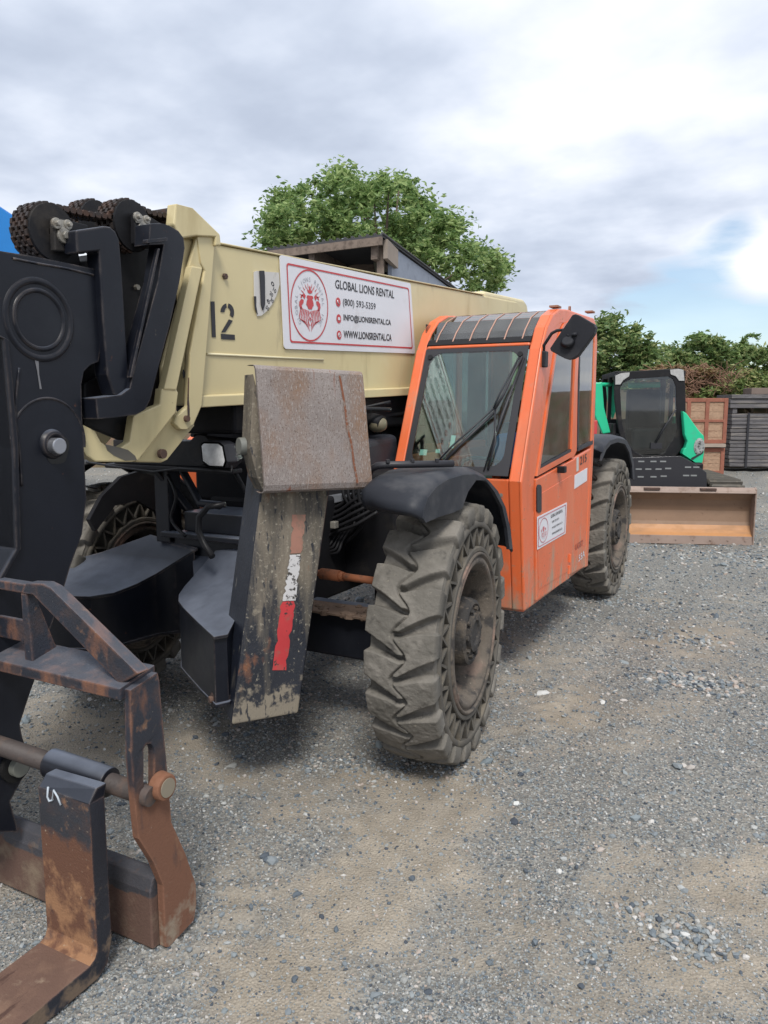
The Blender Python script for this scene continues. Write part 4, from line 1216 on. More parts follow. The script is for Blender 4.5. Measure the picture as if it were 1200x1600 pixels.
def wquad(mb, pts, o0, o1):
    n = len(pts)
    vs = [W3(a, b_, o0) for a, b_ in pts] + [W3(a, b_, o1) for a, b_ in pts]
    ts = tessellate_polygon([[Vector((a, b_, 0)) for a, b_ in pts]])
    mb.add(vs, [(i, (i + 1) % n, n + (i + 1) % n, n + i) for i in range(n)] + [tuple(x) for x in ts] + [tuple(n + i for i in x[::-1]) for x in ts])


ws = MB(); wquad(ws, [(xl + .003, 0.0), (xr - .003, 0.0), (xr - .003, 1.0), (xl + .003, 1.0)], -.004, .002)
wsh = ws.build('windscreen', M['glass'], cab)
fr = MB()
def rr2(a0, b0, a1, b1, ra, rb_, n=6): return rrect(a0, b0, a1, b1, ra, rb_, n)
fo = [W3(a, b_, .0035) for a, b_ in rr2(xl + .003, 0, xr - .003, 1.0, .0005, .0005)]
fi = [W3(a, b_, .0035) for a, b_ in rr2(xl + .045, .062, xr - .05, .965, .09, .11)]
n = len(fo)
fr.add(fo + fi, [(i, (i + 1) % n, n + (i + 1) % n, n + i) for i in range(n)])
fr.build('windscreen_border', M['ink'], wsh)
for x in (xl + .045, xr - .05):
    s_ = MB(); p = W3(x, .93, .004); s_.tube([W3(x, .93, .002), W3(x, .93, .014)], .017, 16); s_.build('fixing_bolt', M['black'], wsh)
dc = MB()
for (a, b_, w, h) in ((-2.13, .14, .05, .045), (-2.02, .16, .03, .03), (-1.93, .2, .03, .10)):
    wquad(dc, [(a, b_), (a + w, b_), (a + w, b_ + h), (a, b_ + h)], -.007, -.006)
dc.build('safety_decal', M['white'], wsh)
# wipers
wp = MB()
piv = W3(xr - .085, .93, .03)
wp.tube([W3(xr - .03, .90, .02), W3(xr - .06, .78, .04), W3(xr - .10, .60, .045), W3(xr - .14, .48, .05)], .008, 8)
wp.tube([W3(xr - .05, .90, .02), W3(xr - .085, .74, .045), W3(xr - .125, .60, .05), W3(xr - .15, .49, .05)], .006, 8)
wp.tube([W3(xr - .145, .50, .045), W3(xr - .11, .25, .03), W3(xr - .135, .04, .012)], .007, 8)
wp.tube([W3(xr - .02, .90, .012), W3(xr - .10, .45, .012), W3(xr - .16, .03, .012)], [.006, .012, .004], 8)
wp.tube([W3(xr - .14, .50, .045), W3(xr - .40, .20, .02), W3(xr - .50, .05, .012)], .006, 8)
wp.tube([W3(xr - .15, .46, .03), W3(xr - .36, .20, .012), W3(xr - .47, .03, .012)], .009, 8)
wp.build('wiper', M['ink'], wsh)
# door
drp = [(836, 749), (897, 716.5), (889, 903), (836.5, 939)]
dr = MB(); dr.prism(YZ(XO, drp), 'x', XO - .02, XO + .008)
door = dr.build('door', M['orange'], cab, bevel=.006)
pr = MB(); pr.prism(YZ(XO + .009, [(838.5, 775), (893, 742), (886.5, 893), (841.5, 921)]), 'x', XO + .008, XO + .011)
pr.build('door_skin', M['orange'], door, bevel=.003)
dfm = MB()
dfr_o = [(838, 744), (866, 552), (873, 522), (880, 506), (888, 502), (904, 507), (903, 560), (896, 712)]
dfr_i = [(842.5, 733), (868, 556), (876, 523), (882, 511), (888, 508), (899, 512), (898, 560), (892, 706)]
a = YZ(XO, dfr_o); b_ = YZ(XO, dfr_i); n = len(a)
for i in range(n):
    j = (i + 1) % n
    dfm.hexa([(XO - .02, *a[i]), (XO - .02, *a[j]), (XO - .02, *b_[j]), (XO - .02, *b_[i])], [(XO + .006, *a[i]), (XO + .006, *a[j]), (XO + .006, *b_[j]), (XO + .006, *b_[i])])
dfm.build('door_frame', M['orange'], door)
dg_ = MB(); dg_.prism(YZ(XO - .01, dfr_i), 'x', XO - .012, XO - .008); dg_.build('door_window', M['glass_side'], door)
sk = MB(); sk.prism(YZ(XO - .005, [(842.5, 733.5), (843.2, 728), (892.2, 701), (892, 706.5)]), 'x', XO - .006, XO + .002); sk.build('window_seal', M['ink'], door)
hn = MB()
hn.prism(YZ(XO + .012, rrect(838.5, 757, 845.5, 801, 3.3, 5)), 'x', XO + .010, XO + .016); 
hn.build('door_handle', M['ink'], door)
hn = MB(); q = P(875, 733, 'x', XO + .02); hn.box((XO + .006, q.y - .03, q.z - .025), (XO + .06, q.y + .03, q.z + .02)); hn.build('latch', M['black'], door, bevel=.005)
hg = MB()
for a_, c_ in ((889.5, 872), (888.5, 890)):
    q = P(a_, c_, 'x', XO + .01); hg.disc((XO + .012, q.y, q.z - .03), .012, .06, 'z', n=10)
hg.build('hinge', M['orange'], door)
# rear quarter glass
qg = MB(); qp = [(905, 548), (909, 541), (916, 536), (933, 527), (925, 692), (901.5, 703)]
qg.prism(YZ(XO, qp), 'x', XO - .012, XO - .008); qg.build('quarter_window', M['glass_side'], cab)
sk = MB(); sk.prism(YZ(XO - .005, [(901.5, 705), (902, 699), (925.3, 688), (925, 694)]), 'x', XO - .006, XO + .002)
sk.prism(YZ(XO - .005, [(903.5, 548), (905.5, 548), (902.5, 700), (900.8, 700)]), 'x', XO - .006, XO + .002)
sk.build('window_seal', M['ink'], cab)
rw = MB(); rw.box((xl, 6.25, 1.42), (xr, 6.256, 2.24)); rw.build('rear_window', M['glass_side'], cab)
sg_ = MB(); sg_.box((XI + .03, 4.9, 1.42), (XI + .036, 6.2, 2.3)); sg_.build('side_window', M['glass_side'], cab)
# plates and text on the side
pl = MB(); pl.prism(YZ(XO - .001, [(898, 743), (917.5, 731), (917, 751), (897.5, 764)]), 'x', XO - .003, XO + .0); pl.build('blank_plate', M['white'], cab)
pl = MB(); pl.prism(YZ(XO - .001, [(901, 716), (904, 714), (904, 735), (901, 737)]), 'x', XO - .003, XO + .0); pl.build('narrow_decal', M['offwhite'], cab)


def side_text(s, m, p0, p1, hpx, x=XO - .001, par=None, bold=.01):
    a = P(*p0, 'x', x); b_ = P(*p1, 'x', x); c = P(p0[0], p0[1] - hpx, 'x', x)
    return text_obj(s, 'lettering', m, par or cab, (x, a.y, a.z), (b_ - a).normalized(), (0, 0, 1), (b_ - a).length, c.z - a.z, bold)


side_text('215', M['ink'], (906.5, 727), (916.5, 721), 13)
side_text('UGST', mat('faded_red', (0.35, 0.07, 0.05), .5), (899, 860), (911, 852), 9)
side_text('55A', M['white'], (904, 878), (913.5, 869), 10)
DX = XO + .0125
ds = MB(); dsp = [(839.5, 859), (839.2, 808), (885.5, 785), (883.5, 833.5)]
ds.prism(YZ(DX, dsp), 'x', DX - .001, DX + .0015); dsg = ds.build('door_sign', M['white'], door)
d0, d1, d2, d3 = [P(*p, 'x', DX + .002) for p in dsp]


def D_(a, b_, dx=0):
    p = d0 * (1 - a) * (1 - b_) + d3 * a * (1 - b_) + d2 * a * b_ + d1 * (1 - a) * b_
    return (DX + .002 + dx, p.y, p.z)


# third level is the last, so the print belongs to the door
em = MB(); frame_ring(em, rrect(.03, .05, .97, .95, .02, .04), rrect(.042, .075, .958, .925, .02, .04), .0005, f=D_)
dE = lambda a, b_, dx=0: D_(.2 + a * .15, .5 + b_ * .38, dx)
frame_ring(em, circ(1.0, 32), circ(.94, 32), .0005, f=dE)
E_old = E_
E_ = dE
for s in (1, -1):
    m_ = lambda pts: [(s * a, b_) for a, b_ in pts]
    epoly(m_([(0, .3), (.15, .28), (.2, .1), (.1, -.1), (0, -.12)]), .001)
    epoly(m_([(.33, .14), (.5, .12), (.55, -.05), (.42, -.1)]), .001)
    for k in range(4):
        estrip(m_([(.12 + .12 * k, -.14), (.14 + .12 * k, -.4), (.06 + .08 * k, -.68 + .07 * k)]), .06, .02)
em.build('sign_print', mat('print_pink', (0.55, 0.16, 0.18), .5), door, split=False)
for (s, a, b_, w, h) in (('GLOBAL LIONS RENTAL', .43, .76, .42, .10), ('(800) 593-5359', .48, .57, .24, .075), ('INFO@LIONSRENTAL.CA', .48, .39, .38, .07), ('WWW.LIONSRENTAL.CA', .48, .20, .38, .07)):
    p = Vector(D_(a, b_)); q = Vector(D_(a + w, b_)); r__ = Vector(D_(a, b_ + h))
    text_obj(s, 'lettering', M['ink'], door, (DX + .004, p.y, p.z), (q - p).normalized(), (0, 0, 1), (q - p).length, r__.z - p.z, .015)
# interior
it = MB()
it.box((-2.10, 5.55, .55), (-1.62, 6.05, .95)); it.box((-2.10, 5.98, .95), (-1.62, 6.12, 1.62)); it.box((-1.98, 6.02, 1.64), (-1.74, 6.1, 1.80))
it.build('seat', M['seat'], cab, bevel=.05, seg=3)
it = MB(); it.box((-2.22, 4.66, .55), (-1.52, 4.85, 1.22)); it.box((-2.0, 4.62, 1.2), (-1.72, 4.80, 1.30))
it.build('dashboard', M['interior_green'], cab, bevel=.03)
it = MB()
cc = Vector((-1.86, 5.02, 1.30)); ax_ = Vector((0, .55, .84)); e1 = Vector((1, 0, 0)); e2_ = ax_.cross(e1)
it.tube([cc + (e1 * math.cos(k * math.pi / 12) + e2_ * math.sin(k * math.pi / 12)) * .18 for k in range(25)], .014, 8)
it.tube([cc, cc - ax_ * .3], .03, 10); it.tube([cc - e1 * .17, cc + e1 * .17], .012, 6)
it.build('steering_wheel', M['ink'], cab)
it = MB(); it.tube([(-2.18, 5.0, 1.0), (-2.17, 5.02, 1.42)], .012, 8); it.tube([(-2.17, 5.02, 1.42), (-2.17, 5.02, 1.50)], .025, 10)
it.tube([(-2.2, 5.6, 1.0), (-2.2, 5.6, 1.3)], .012, 8)
it.build('lever', M['ink'], cab)
it = MB(); it.box((XI + .05, 5.05, 1.42), (XI + .11, 5.9, 1.48)); it.box((XI + .05, 5.1, .6), (XI + .12, 5.6, 1.38)); it.build('side_console', M['orange'], cab, bevel=.01)
it = MB(); it.box((-1.80, 4.98, 1.30), (-1.56, 5.38, 1.56)); it.build('cushion', mat('blue_cloth', (0.03, 0.13, 0.42), .8), cab, bevel=.05, seg=3)
it = MB(); it.box((-1.60, 6.12, 1.42), (-1.50, 6.2, 2.25)); it.box((-2.22, 6.12, 1.42), (-2.08, 6.2, 2.25))
it.build('rear_post', M['orange'], cab, bevel=.01)
bt = MB()
for a_, c_ in ((785, 773), (801, 786)):
    q = P(a_, c_, 'y', 4.50); bt.disc((q.x, 4.475, q.z), .012, .02, 'y', n=8)
bt.build('bolt', M['galv'], cab)
# mirror
ma = MB()
ma.box((XO - .045, 4.80, 1.985), (XO + .022, 4.87, 2.085))
mir0 = ma.build('mirror_bracket', M['mirror_plastic'], TH, bevel=.006)
ma = MB()
ya = P(855, 540, 'x', XO).y
Ym = 4.80
def PX(a, c, y=Ym): return P(a, c, 'y', y)
MP = [(861, 545), (896, 493), (901, 491.5), (906, 493), (930, 507), (932.5, 512), (930, 522), (905, 556), (897, 561), (889, 562), (883, 560), (863, 549)]
mh = MB(); mh.prism([(PX(a, c).x, PX(a, c).z) for a, c in MP], 'y', Ym - .03, Ym + .03)
mh.build('mirror', M['mirror_plastic'], mir0, bevel=.018, seg=3)
mb_ = MB(); q = PX(891, 527); mb_.tube([(q.x - .005, Ym - .035, q.z - .03), (q.x - .005, Ym - .05, q.z - .02)], [.045, .03], 16); mb_.tube([(q.x + .02, Ym - .045, q.z + .01), (q.x + .05, Ym - .04, q.z + .015)], .012, 8)
g0 = Vector((XO, 4.83, 2.07))
mb_.tube([g0, g0 + Vector((.005, -.01, .05)), PX(862, 521), PX(870, 516.5), PX(880, 515.5), Vector((q.x, Ym - .03, q.z))], .010, 10)
mb_.build('mirror_arm', M['mirror_plastic'], mir0)
mf = MB(); mf.prism([(PX(a, c).x + 0, PX(a, c).z) for a, c in [(a * .93 + 897 * .07, c * .93 + 527 * .07) for a, c in MP]], 'y', Ym + .031, Ym + .034); mf.build('mirror_glass', M['steel'], mir0)

# ---------------- fenders
def fender(name, pts, xin, xout, low, nose=.30, wy=3):
    """curved mudguard shell: pts top profile (y, z) front to rear; low = lower edge of the outer cheek"""
    mb = MB(); n = len(pts); pts2 = offs(pts, .016); nx_ = 14
    sg = 1 if xout > xin else -1
    vs = []; fs = []
    for layer, pl_ in enumerate((pts, pts2)):
        for i in range(n):
            for k in range(nx_ + 1):
                u2 = k / nx_                       # 0 inner, 1 outer
                x = xin + (xout - xin) * u2
                cr = -.035 * max(0, (u2 - .82) / .18) ** 2 - .02 * max(0, (.15 - u2) / .15) ** 2
                yy, z = pl_[i]
                f = max(0, (wy - i) / wy)
                yy += f * (nose * (1 - u2) ** 2.0 + .06 * max(0, (u2 - .8) / .2) ** 2)
                z += 0
                vs.append((x, yy, z + cr))
    m = nx_ + 1
    for layer in (0, 1):
        o = layer * n * m
        for i in range(n - 1):
            for k in range(nx_): fs.append((o + i * m + k, o + i * m + k + 1, o + (i + 1) * m + k + 1, o + (i + 1) * m + k))
    o = n * m
    for i in range(n - 1):
        for k in (0, nx_): fs.append((i * m + k, (i + 1) * m + k, o + (i + 1) * m + k, o + i * m + k))
    for i in (0, n - 1):
        for k in range(nx_): fs.append((i * m + k, i * m + k + 1, o + i * m + k + 1, o + i * m + k))
    mb.add(vs, fs, True)
    # outer cheek below the rounded shoulder
    top = [(p[0] + (.06 * (wy - i) / wy if i < wy else 0), p[1] - .034) for i, p in enumerate(pts)]
    mb.prism(top + low[::-1], 'x', xout - sg * .016, xout + sg * .002)
    return mb.build(name, M['plastic'], TH, split=False)


fp = [(2.815, 1.285), (2.80, 1.312), (2.83, 1.345), (2.89, 1.392), (2.98, 1.430), (3.10, 1.450), (3.28, 1.458), (3.44, 1.447), (3.60, 1.41), (3.75, 1.34), (3.88, 1.24), (3.97, 1.11), (4.02, .98)]
flow = [(2.88, 1.255), (3.0, 1.262), (3.18, 1.262), (3.27, 1.27), (3.34, 1.34), (3.44, 1.385), (3.57, 1.375), (3.70, 1.305), (3.825, 1.215), (3.91, 1.09), (3.96, .965), (4.012, .96)]
fender('front_fender', fp, -1.64, -1.325, flow, .17)
fender('front_fender', fp, -3.52, -3.88, flow)
rlow = [(6.47, 1.30), (6.62, 1.38), (6.8, 1.42), (7.1, 1.43), (7.45, 1.40), (7.68, 1.31), (7.86, 1.17), (7.93, 1.03)]
rp_ = [(6.45, 1.40), (6.55, 1.455), (6.75, 1.49), (7.1, 1.50), (7.5, 1.47), (7.75, 1.38), (7.95, 1.22), (8.03, 1.05)]
fender('rear_fender', rp_, -1.80, -1.385, rlow, 0.02)
fender('rear_fender', rp_, -3.45, -3.86, rlow, 0.02)
fb = MB()
fb.tube([(-1.70, 3.08, 1.34), (-1.69, 3.03, 1.41), (-1.66, 3.01, 1.455), (-1.62, 3.0, 1.474), (-1.56, 3.02, 1.478), (-1.345, 3.21, 1.478)], .016, 12)
for k in range(3):
    x_ = -1.57 + .085 * k; fb.disc((x_, 3.01 + (x_ + 1.56) * .88, 1.488), .010, .014, 'z', n=8)
fb.build('fender_rail', M['ink'], TH)

# ---------------- chassis and running gear
ch = MB()
ch.box((-2.98, 3.45, .62), (-2.34, 7.75, 1.22))
ch.box((-3.2, 4.7, 1.2), (-2.5, 7.2, 1.70)); ch.box((-3.1, 3.47, 1.19), (-2.67, 3.9, 1.66)); ch.box((-2.66, 3.5, 1.24), (-2.4, 3.6, 1.3))
ch.box((-3.35, 4.3, .6), (-2.98, 6.9, 1.2))
ch.box((-2.55, 4.65, .75), (-2.33, 6.3, 1.4))
ch.box((-2.34, 6.4, .7), (-2.0, 7.8, 1.45))
ch.box((-3.4, 7.6, .6), (-2.0, 7.9, 1.5)); ch.hexa([(-2.8, 3.0, 1.6), (-2.42, 3.0, 1.6), (-2.42, 7.2, 1.6), (-2.8, 7.2, 1.6)], [(-2.8, 3.0, 1.755), (-2.42, 3.0, 1.755), (-2.42, 7.2, 1.915), (-2.8, 7.2, 1.915)])
ch.box((-2.36, 3.92, .72), (-2.0, 4.42, 1.34)); ch.box((-2.3, 4.2, .5), (-1.9, 4.5, 1.2))
ch.build('chassis', M['pitch'], TH, bevel=.02)
fx = MB()
fx.box((-2.95, 3.12, .60), (-2.36, 3.45, 1.06)); fx.box((-2.91, 3.16, 1.062), (-2.36, 3.45, 1.17))
fx.box((-3.0, 3.07, 1.035), (-2.36, 3.13, 1.065))
fx.hexa([(-2.94, 3.18, 1.17), (-2.90, 3.18, 1.17), (-3.02, 3.06, 1.42), (-3.06, 3.06, 1.42)], [(-2.94, 3.24, 1.17), (-2.90, 3.24, 1.17), (-3.02, 3.12, 1.42), (-3.06, 3.12, 1.42)])
fx.tube([P(285, 735, 'y', 3.12), P(303, 768, 'y', 3.12), P(312, 786, 'y', 3.12), P(345, 790, 'y', 3.12)], .022, 10)
fx.box((-3.06, 3.1, 1.0), (-2.96, 3.2, 1.40))
fx.build('front_frame', M['navy'], TH, bevel=.008)
ax2 = MB()
ax2.box((-3.5, 3.36, .42), (-1.75, 3.62, .66)); ax2.box((-2.75, 3.25, .36), (-2.35, 3.75, .74))
ax2.box((-3.5, 7.15, .46), (-1.75, 7.42, .74))
ax2.build('axle', M['navy'], TH, bevel=.015)
cr_ = MB(); rr_ = random.Random(8)
for k in range(46):
    x = rr_.uniform(-2.72, -1.85); y = rr_.uniform(3.30, 3.5); r__ = rr_.uniform(.02, .045); zt_ = .665 if x > -2.35 else .745
    cr_.lathe([(-.01, r__), (.012, r__ * .8), (.02, r__ * .3), (.02, 0)], (x, y if x > -2.35 else y - .02, zt_), 'z', n=7)
cr_.box((-2.72, 3.27, .742), (-2.36, 3.5, .752)); cr_.box((-2.37, 3.3, .662), (-1.8, 3.5, .672)); cr_.box((-2.37, 3.3, .665), (-2.35, 3.5, .75))
cr_.build('mud_crust', mat('caked_mud', (.16, .11, .08), .95, bump=.5), TH, split=False)
sr = MB(); a_ = P(502, 896, 'y', 3.2); b_ = P(588, 908, 'y', 3.2)
sr.tube([a_, a_ + (b_ - a_) * .35], [.028, .028], 14); sr.tube([a_ + (b_ - a_) * .38, b_], .019, 14); sr.tube([a_ - (b_ - a_) * .5, a_ + (b_ - a_) * .02], .016, 10)
sr.tube([a_ + (b_ - a_) * .30, a_ + (b_ - a_) * .42], .024, 8)
sr.build('steering_cylinder', M['cyl'], TH)
def smooth_path(p, n=5):
    p = [Vector(q) for q in p]; out = []
    for i in range(len(p) - 1):
        a = p[max(0, i - 1)]; b_ = p[i]; c = p[i + 1]; d = p[min(len(p) - 1, i + 2)]
        for k in range(n):
            t_ = k / n; out.append(.5 * ((2 * b_) + (c - a) * t_ + (2 * a - 5 * b_ + 4 * c - d) * t_ ** 2 + (3 * b_ - a - 3 * c + d) * t_ ** 3))
    return out + [p[-1]]


hs = MB()
for k in range(7):
    y = 3.86 - .015 * k
    hs.tube(smooth_path([P(500, 790 + 9 * k, 'y', y), P(530, 782 + 8 * k, 'y', y - .04), P(556, 760 + 10 * k, 'y', y - .05), P(590, 752 + 8 * k, 'y', y)]), .011, 8)
for k in range(4):
    hs.tube(smooth_path([P(540 + 9 * k, 740, 'y', 3.82), P(536 + 8 * k, 770, 'y', 3.78), P(546 + 7 * k, 800 + 6 * k, 'y', 3.80), P(520 + 6 * k, 850, 'y', 3.82)]), .010, 8)
for k in range(4):
    hs.tube(smooth_path([P(500, 848 + 5 * k, 'y', 3.78), P(514 + 4 * k, 852 + 4 * k, 'y', 3.75), P(524 + 4 * k, 838 + 2 * k, 'y', 3.78), P(540 + 5 * k, 815, 'y', 3.82)]), .009, 8)
hs.build('hydraulic_hose', M['cable'], TH)
for (pts_, r__) in (([(395, 668), (440, 655), (500, 652), (560, 640), (610, 640)], .014), ([(330, 655), (380, 662), (430, 650), (520, 645), (610, 628)], .010), ([(300, 680), (340, 676), (372, 670), (420, 672)], .012)):
    h2 = MB(); h2.tube(smooth_path([P(a, c, 'y', 3.35 + .25 * i_) for i_, (a, c) in enumerate(pts_)]), r__, 8); h2.build('hydraulic_hose', M['cable'], TH)
h2 = MB(); h2.tube(smooth_path([P(262, 742, 'y', 3.05), P(275, 775, 'y', 3.04), P(268, 812, 'y', 3.05), P(290, 838, 'y', 3.04)]), .009, 8); h2.build('hydraulic_hose', M['cable'], TH)
h2 = MB(); h2.prism(XZ(3.85, [(505, 782), (520, 773), (562, 771), (558, 778), (508, 790)]), 'y', 3.80, 3.95); h2.build('valve_cover', mat('grey_cover', (.16, .17, .19), .5), TH, bevel=.004)
h2 = MB(); q = P(523, 820, 'y', 3.7); h2.box((q.x - .02, 3.68, q.z - .02), (q.x + .015, 3.72, q.z + .02)); h2.build('hose_fitting', M['galv'], TH, bevel=.004)
hh = MB()
hh.prism([(4.05, 1.0), (4.02, 1.42), (4.16, 1.53), (4.62, 1.56), (4.62, 1.0)], 'x', -2.85, -2.33)
hh.build('side_cover', M['plastic'], TH, bevel=.05, seg=4)
uc = MB()
uc.tube([(-2.6, 2.95, 1.52), (-2.6, 5.4, 1.30)], .075, 20); uc.tube([(-2.45, 3.4, 1.66), (-2.45, 7, 1.78)], .02, 8); uc.tube([(-2.50, 3.2, 1.60), (-2.42, 5, 1.70), (-2.45, 7, 1.72)], .02, 8)
uc.tube([P(575, 655, 'y', 4.3), P(597, 662, 'y', 4.3)], .05, 16)
uc.build('lift_cylinder', M['black'], TH)
gb = MB(); q = P(590, 663, 'y', 4.3); gb.lathe([(-.06, 0), (-.05, .035), (-.02, .05), (.02, .05), (.05, .035), (.06, 0)], q, 'x', n=20, smooth=True); gb.build('accumulator', mat('dull_brass', (.16, .14, .09), .5), TH)
# lamp and its bar
lb = MB(); lb.box((-3.30, 2.98, 1.405), (-2.42, 3.06, 1.43)); lb.box((-3.25, 3.0, 1.43), (-2.6, 3.2, 1.56)); lb.build('lamp_bar', M['black'], TH, bevel=.006)
ip = MB(); ip.prism(YZ(-3.40, [(140, 812), (160, 775), (190, 745), (215, 737), (250, 746), (274, 785), (277, 855), (262, 835), (245, 800), (215, 782), (180, 790), (150, 830)]), 'x', -3.43, -3.40); ip.build('inner_fender_panel', M['black'], TH)
ip = MB(); ip.tube([P(358, 722, 'y', 3.1), P(384, 768, 'y', 3.1)], .012, 8); ip.build('lamp_stay', M['black'], TH)
lp = MB()
lc = P(333, 711, 'y', 2.93)


def lampring(h0, y):
    return [(lc.x + dx_ * h0 * 1.35, y, lc.z + dz_ * h0 * .95) for dx_, dz_ in ((-.058, .052), (-.045, .066), (.03, .066), (.05, .05), (.062, -.03), (.052, -.062), (-.02, -.062), (-.052, -.036))]


rings = [lampring(1.0, 2.93), lampring(1.08, 2.95), lampring(1.10, 3.0), lampring(.75, 3.08), lampring(.2, 3.10)]
vs = [v for r2_ in rings for v in r2_]; m8 = 8
lp.add(vs, [(i * m8 + k, i * m8 + (k + 1) % m8, (i + 1) * m8 + (k + 1) % m8, (i + 1) * m8 + k) for i in range(4) for k in range(m8)], False)
lp.add(lampring(.2, 3.10), [tuple(range(8))])
lamp = lp.build('headlight', M['ink'], TH, bevel=.004)
ll = MB(); ll.add(lampring(.86, 2.928), [tuple(range(8))]); ll.add(lampring(1.0, 2.931) + lampring(.86, 2.928), [(k, (k + 1) % 8, 8 + (k + 1) % 8, 8 + k) for k in range(8)])
ll2 = MB(); ll2.hexa([lampring(.86, 2.925)[i] for i in (0, 2, 4, 6)], [lampring(.8, 2.94)[i] for i in (0, 2, 4, 6)])
rg3 = lampring(.88, 2.927); rg4 = lampring(.6, 2.918)
l3 = MB(); l3.add(rg3 + rg4, [(k, (k + 1) % 8, 8 + (k + 1) % 8, 8 + k) for k in range(8)] + [tuple(range(8, 16))], True); l3.build('lens', M['lens'], lamp)
# cable along the bar
cb2 = MB(); cb2.tube([P(135, 722, 'y', 2.95), P(200, 732, 'y', 2.95), P(240, 737, 'y', 2.95), P(280, 732, 'y', 2.95), P(330, 735, 'y', 2.95), P(362, 738, 'y', 2.93), P(362, 728, 'y', 2.95)], .006, 6); cb2.build('cable', M['cable'], TH)
# engine cover on the far side
eh = MB(); eh.prism([(4.0, 1.12), (3.96, 1.38), (4.25, 1.56), (6.6, 1.62), (6.6, 1.0), (4.1, 1.0)], 'x', -3.80, -3.28); eh.build('engine_cover', M['orange'], TH, bevel=.02)
eh = MB(); eh.prism(XZ(3.6, [(322, 740), (328, 745), (330, 778), (318, 780)]), 'y', 3.58, 3.62); eh.build('orange_bracket', M['orange'], TH)
# curved hose loop by the frame
hl = MB(); hl.tube([P(352, 788, 'y', 2.98), P(325, 792, 'y', 2.95), P(311, 808, 'y', 2.93), P(310, 830, 'y', 2.92), P(320, 852, 'y', 2.92), P(332, 870, 'y', 2.9)], .016, 10); hl.build('hydraulic_hose', M['cable'], TH)

# ---------------- outrigger pods
pod = MB()
tp = [P(356, 991, 'z', .77), P(334, 995, 'z', .77), P(310, 973, 'z', .78), P(286, 949, 'z', .79), P(278.5, 939, 'z', .80), P(279, 929, 'z', .803), P(288, 916, 'z', .82), P(337, 860, 'y', 3.1), P(370, 857, 'y', 3.12), Vector((-2.25, 2.95, .93))]
n = len(tp)
def podmesh(tp, zb, lip=.014, flare=.02):
    mb = MB(); n = len(tp); cen = sum(tp, Vector()) / n
    top = tp; t2 = [v - Vector((0, 0, lip)) for v in tp]
    ins = [Vector((cen.x + (v.x - cen.x) * .965, cen.y + (v.y - cen.y) * .965, v.z - lip)) for v in tp]
    bot = [Vector((v.x, v.y, zb)) for v in ins]
    bl = [Vector((v.x, v.y, zb)) for v in tp]; bl2 = [Vector((v.x, v.y, zb - lip)) for v in tp]
    rings = [top, t2, ins, bot, bl, bl2]
    vs = [tuple(v) for r in rings for v in r]
    fs = [(i * n + k, i * n + (k + 1) % n, (i + 1) * n + (k + 1) % n, (i + 1) * n + k) for i in range(5) for k in range(n)]
    mb.add(vs, fs); mb.add([tuple(v) for v in top], [tuple(t_) for t_ in tessellate_polygon([top])]); mb.add([tuple(v) for v in bl2], [tuple(t_) for t_ in tessellate_polygon([bl2])])
    return mb


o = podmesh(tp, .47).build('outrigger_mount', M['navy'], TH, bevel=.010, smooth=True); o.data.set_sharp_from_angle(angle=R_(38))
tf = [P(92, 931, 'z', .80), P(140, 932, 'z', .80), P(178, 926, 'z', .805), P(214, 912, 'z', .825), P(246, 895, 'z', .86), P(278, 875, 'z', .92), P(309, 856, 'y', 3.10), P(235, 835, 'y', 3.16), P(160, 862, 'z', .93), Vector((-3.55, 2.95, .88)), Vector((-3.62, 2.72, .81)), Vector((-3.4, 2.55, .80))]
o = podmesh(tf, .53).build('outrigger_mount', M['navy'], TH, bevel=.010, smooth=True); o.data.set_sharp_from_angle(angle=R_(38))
wb = MB(); wb.hexa([(-2.68, 2.9, .5), (-2.40, 2.9, .5), (-2.40, 3.2, .5), (-2.9, 3.2, .5)], [(-2.66, 2.95, .82), (-2.40, 2.95, .85), (-2.40, 3.2, 1.0), (-2.9, 3.2, 1.0)]); wb.build('frame_web', M['navy'], TH)

# ---------------- near outrigger
OA = np.array([-2.05, 2.49, .36]); ON = np.array([math.cos(R_(31)), -math.sin(R_(31)), 0.0]); OD = np.array([math.sin(R_(31)), math.cos(R_(31)), 0.0])


def O3(px, py, off=0.0):
    """point of the photo on the outrigger's face, pushed out by off"""
    p = PN(px, py, OA, ON)
    return p + Vector(ON) * off


fc4 = [(362, 1134), (467, 1115), (515, 770), (537, 612), (427, 612), (406, 785)]
fr_ = [O3(*p) for p in fc4]
bk_ = [p - Vector(ON) * .19 for p in fr_]
bk_[0] = bk_[0] + Vector((0, 0, .06)); bk_[1] = bk_[1] + Vector((0, 0, .06))
n = len(fr_)
ol = MB()
ol.add([tuple(v) for v in fr_ + bk_], [(0, 1, 2, 5), (5, 2, 3, 4), (6, 11, 8, 7), (11, 10, 9, 8)] + [(i, n + i, n + (i + 1) % n, (i + 1) % n) for i in range(n)])
leg = ol.build('outrigger', M['leg'], TH, bevel=.012, seg=3, label='mud-caked raised outrigger leg')
leg.data.materials.append(M['scratched'])
for p_ in leg.data.polygons:
    if abs(p_.normal @ Vector(ON)) < .8 and p_.center.z > .45: p_.material_index = 1


def tape(name, pts, m):
    mb = MB(); f = [O3(*p, .0015) for p in pts]; g2 = [O3(*p, .003) for p in pts]
    mb.hexa(f, g2); mb.build(name, m, leg)


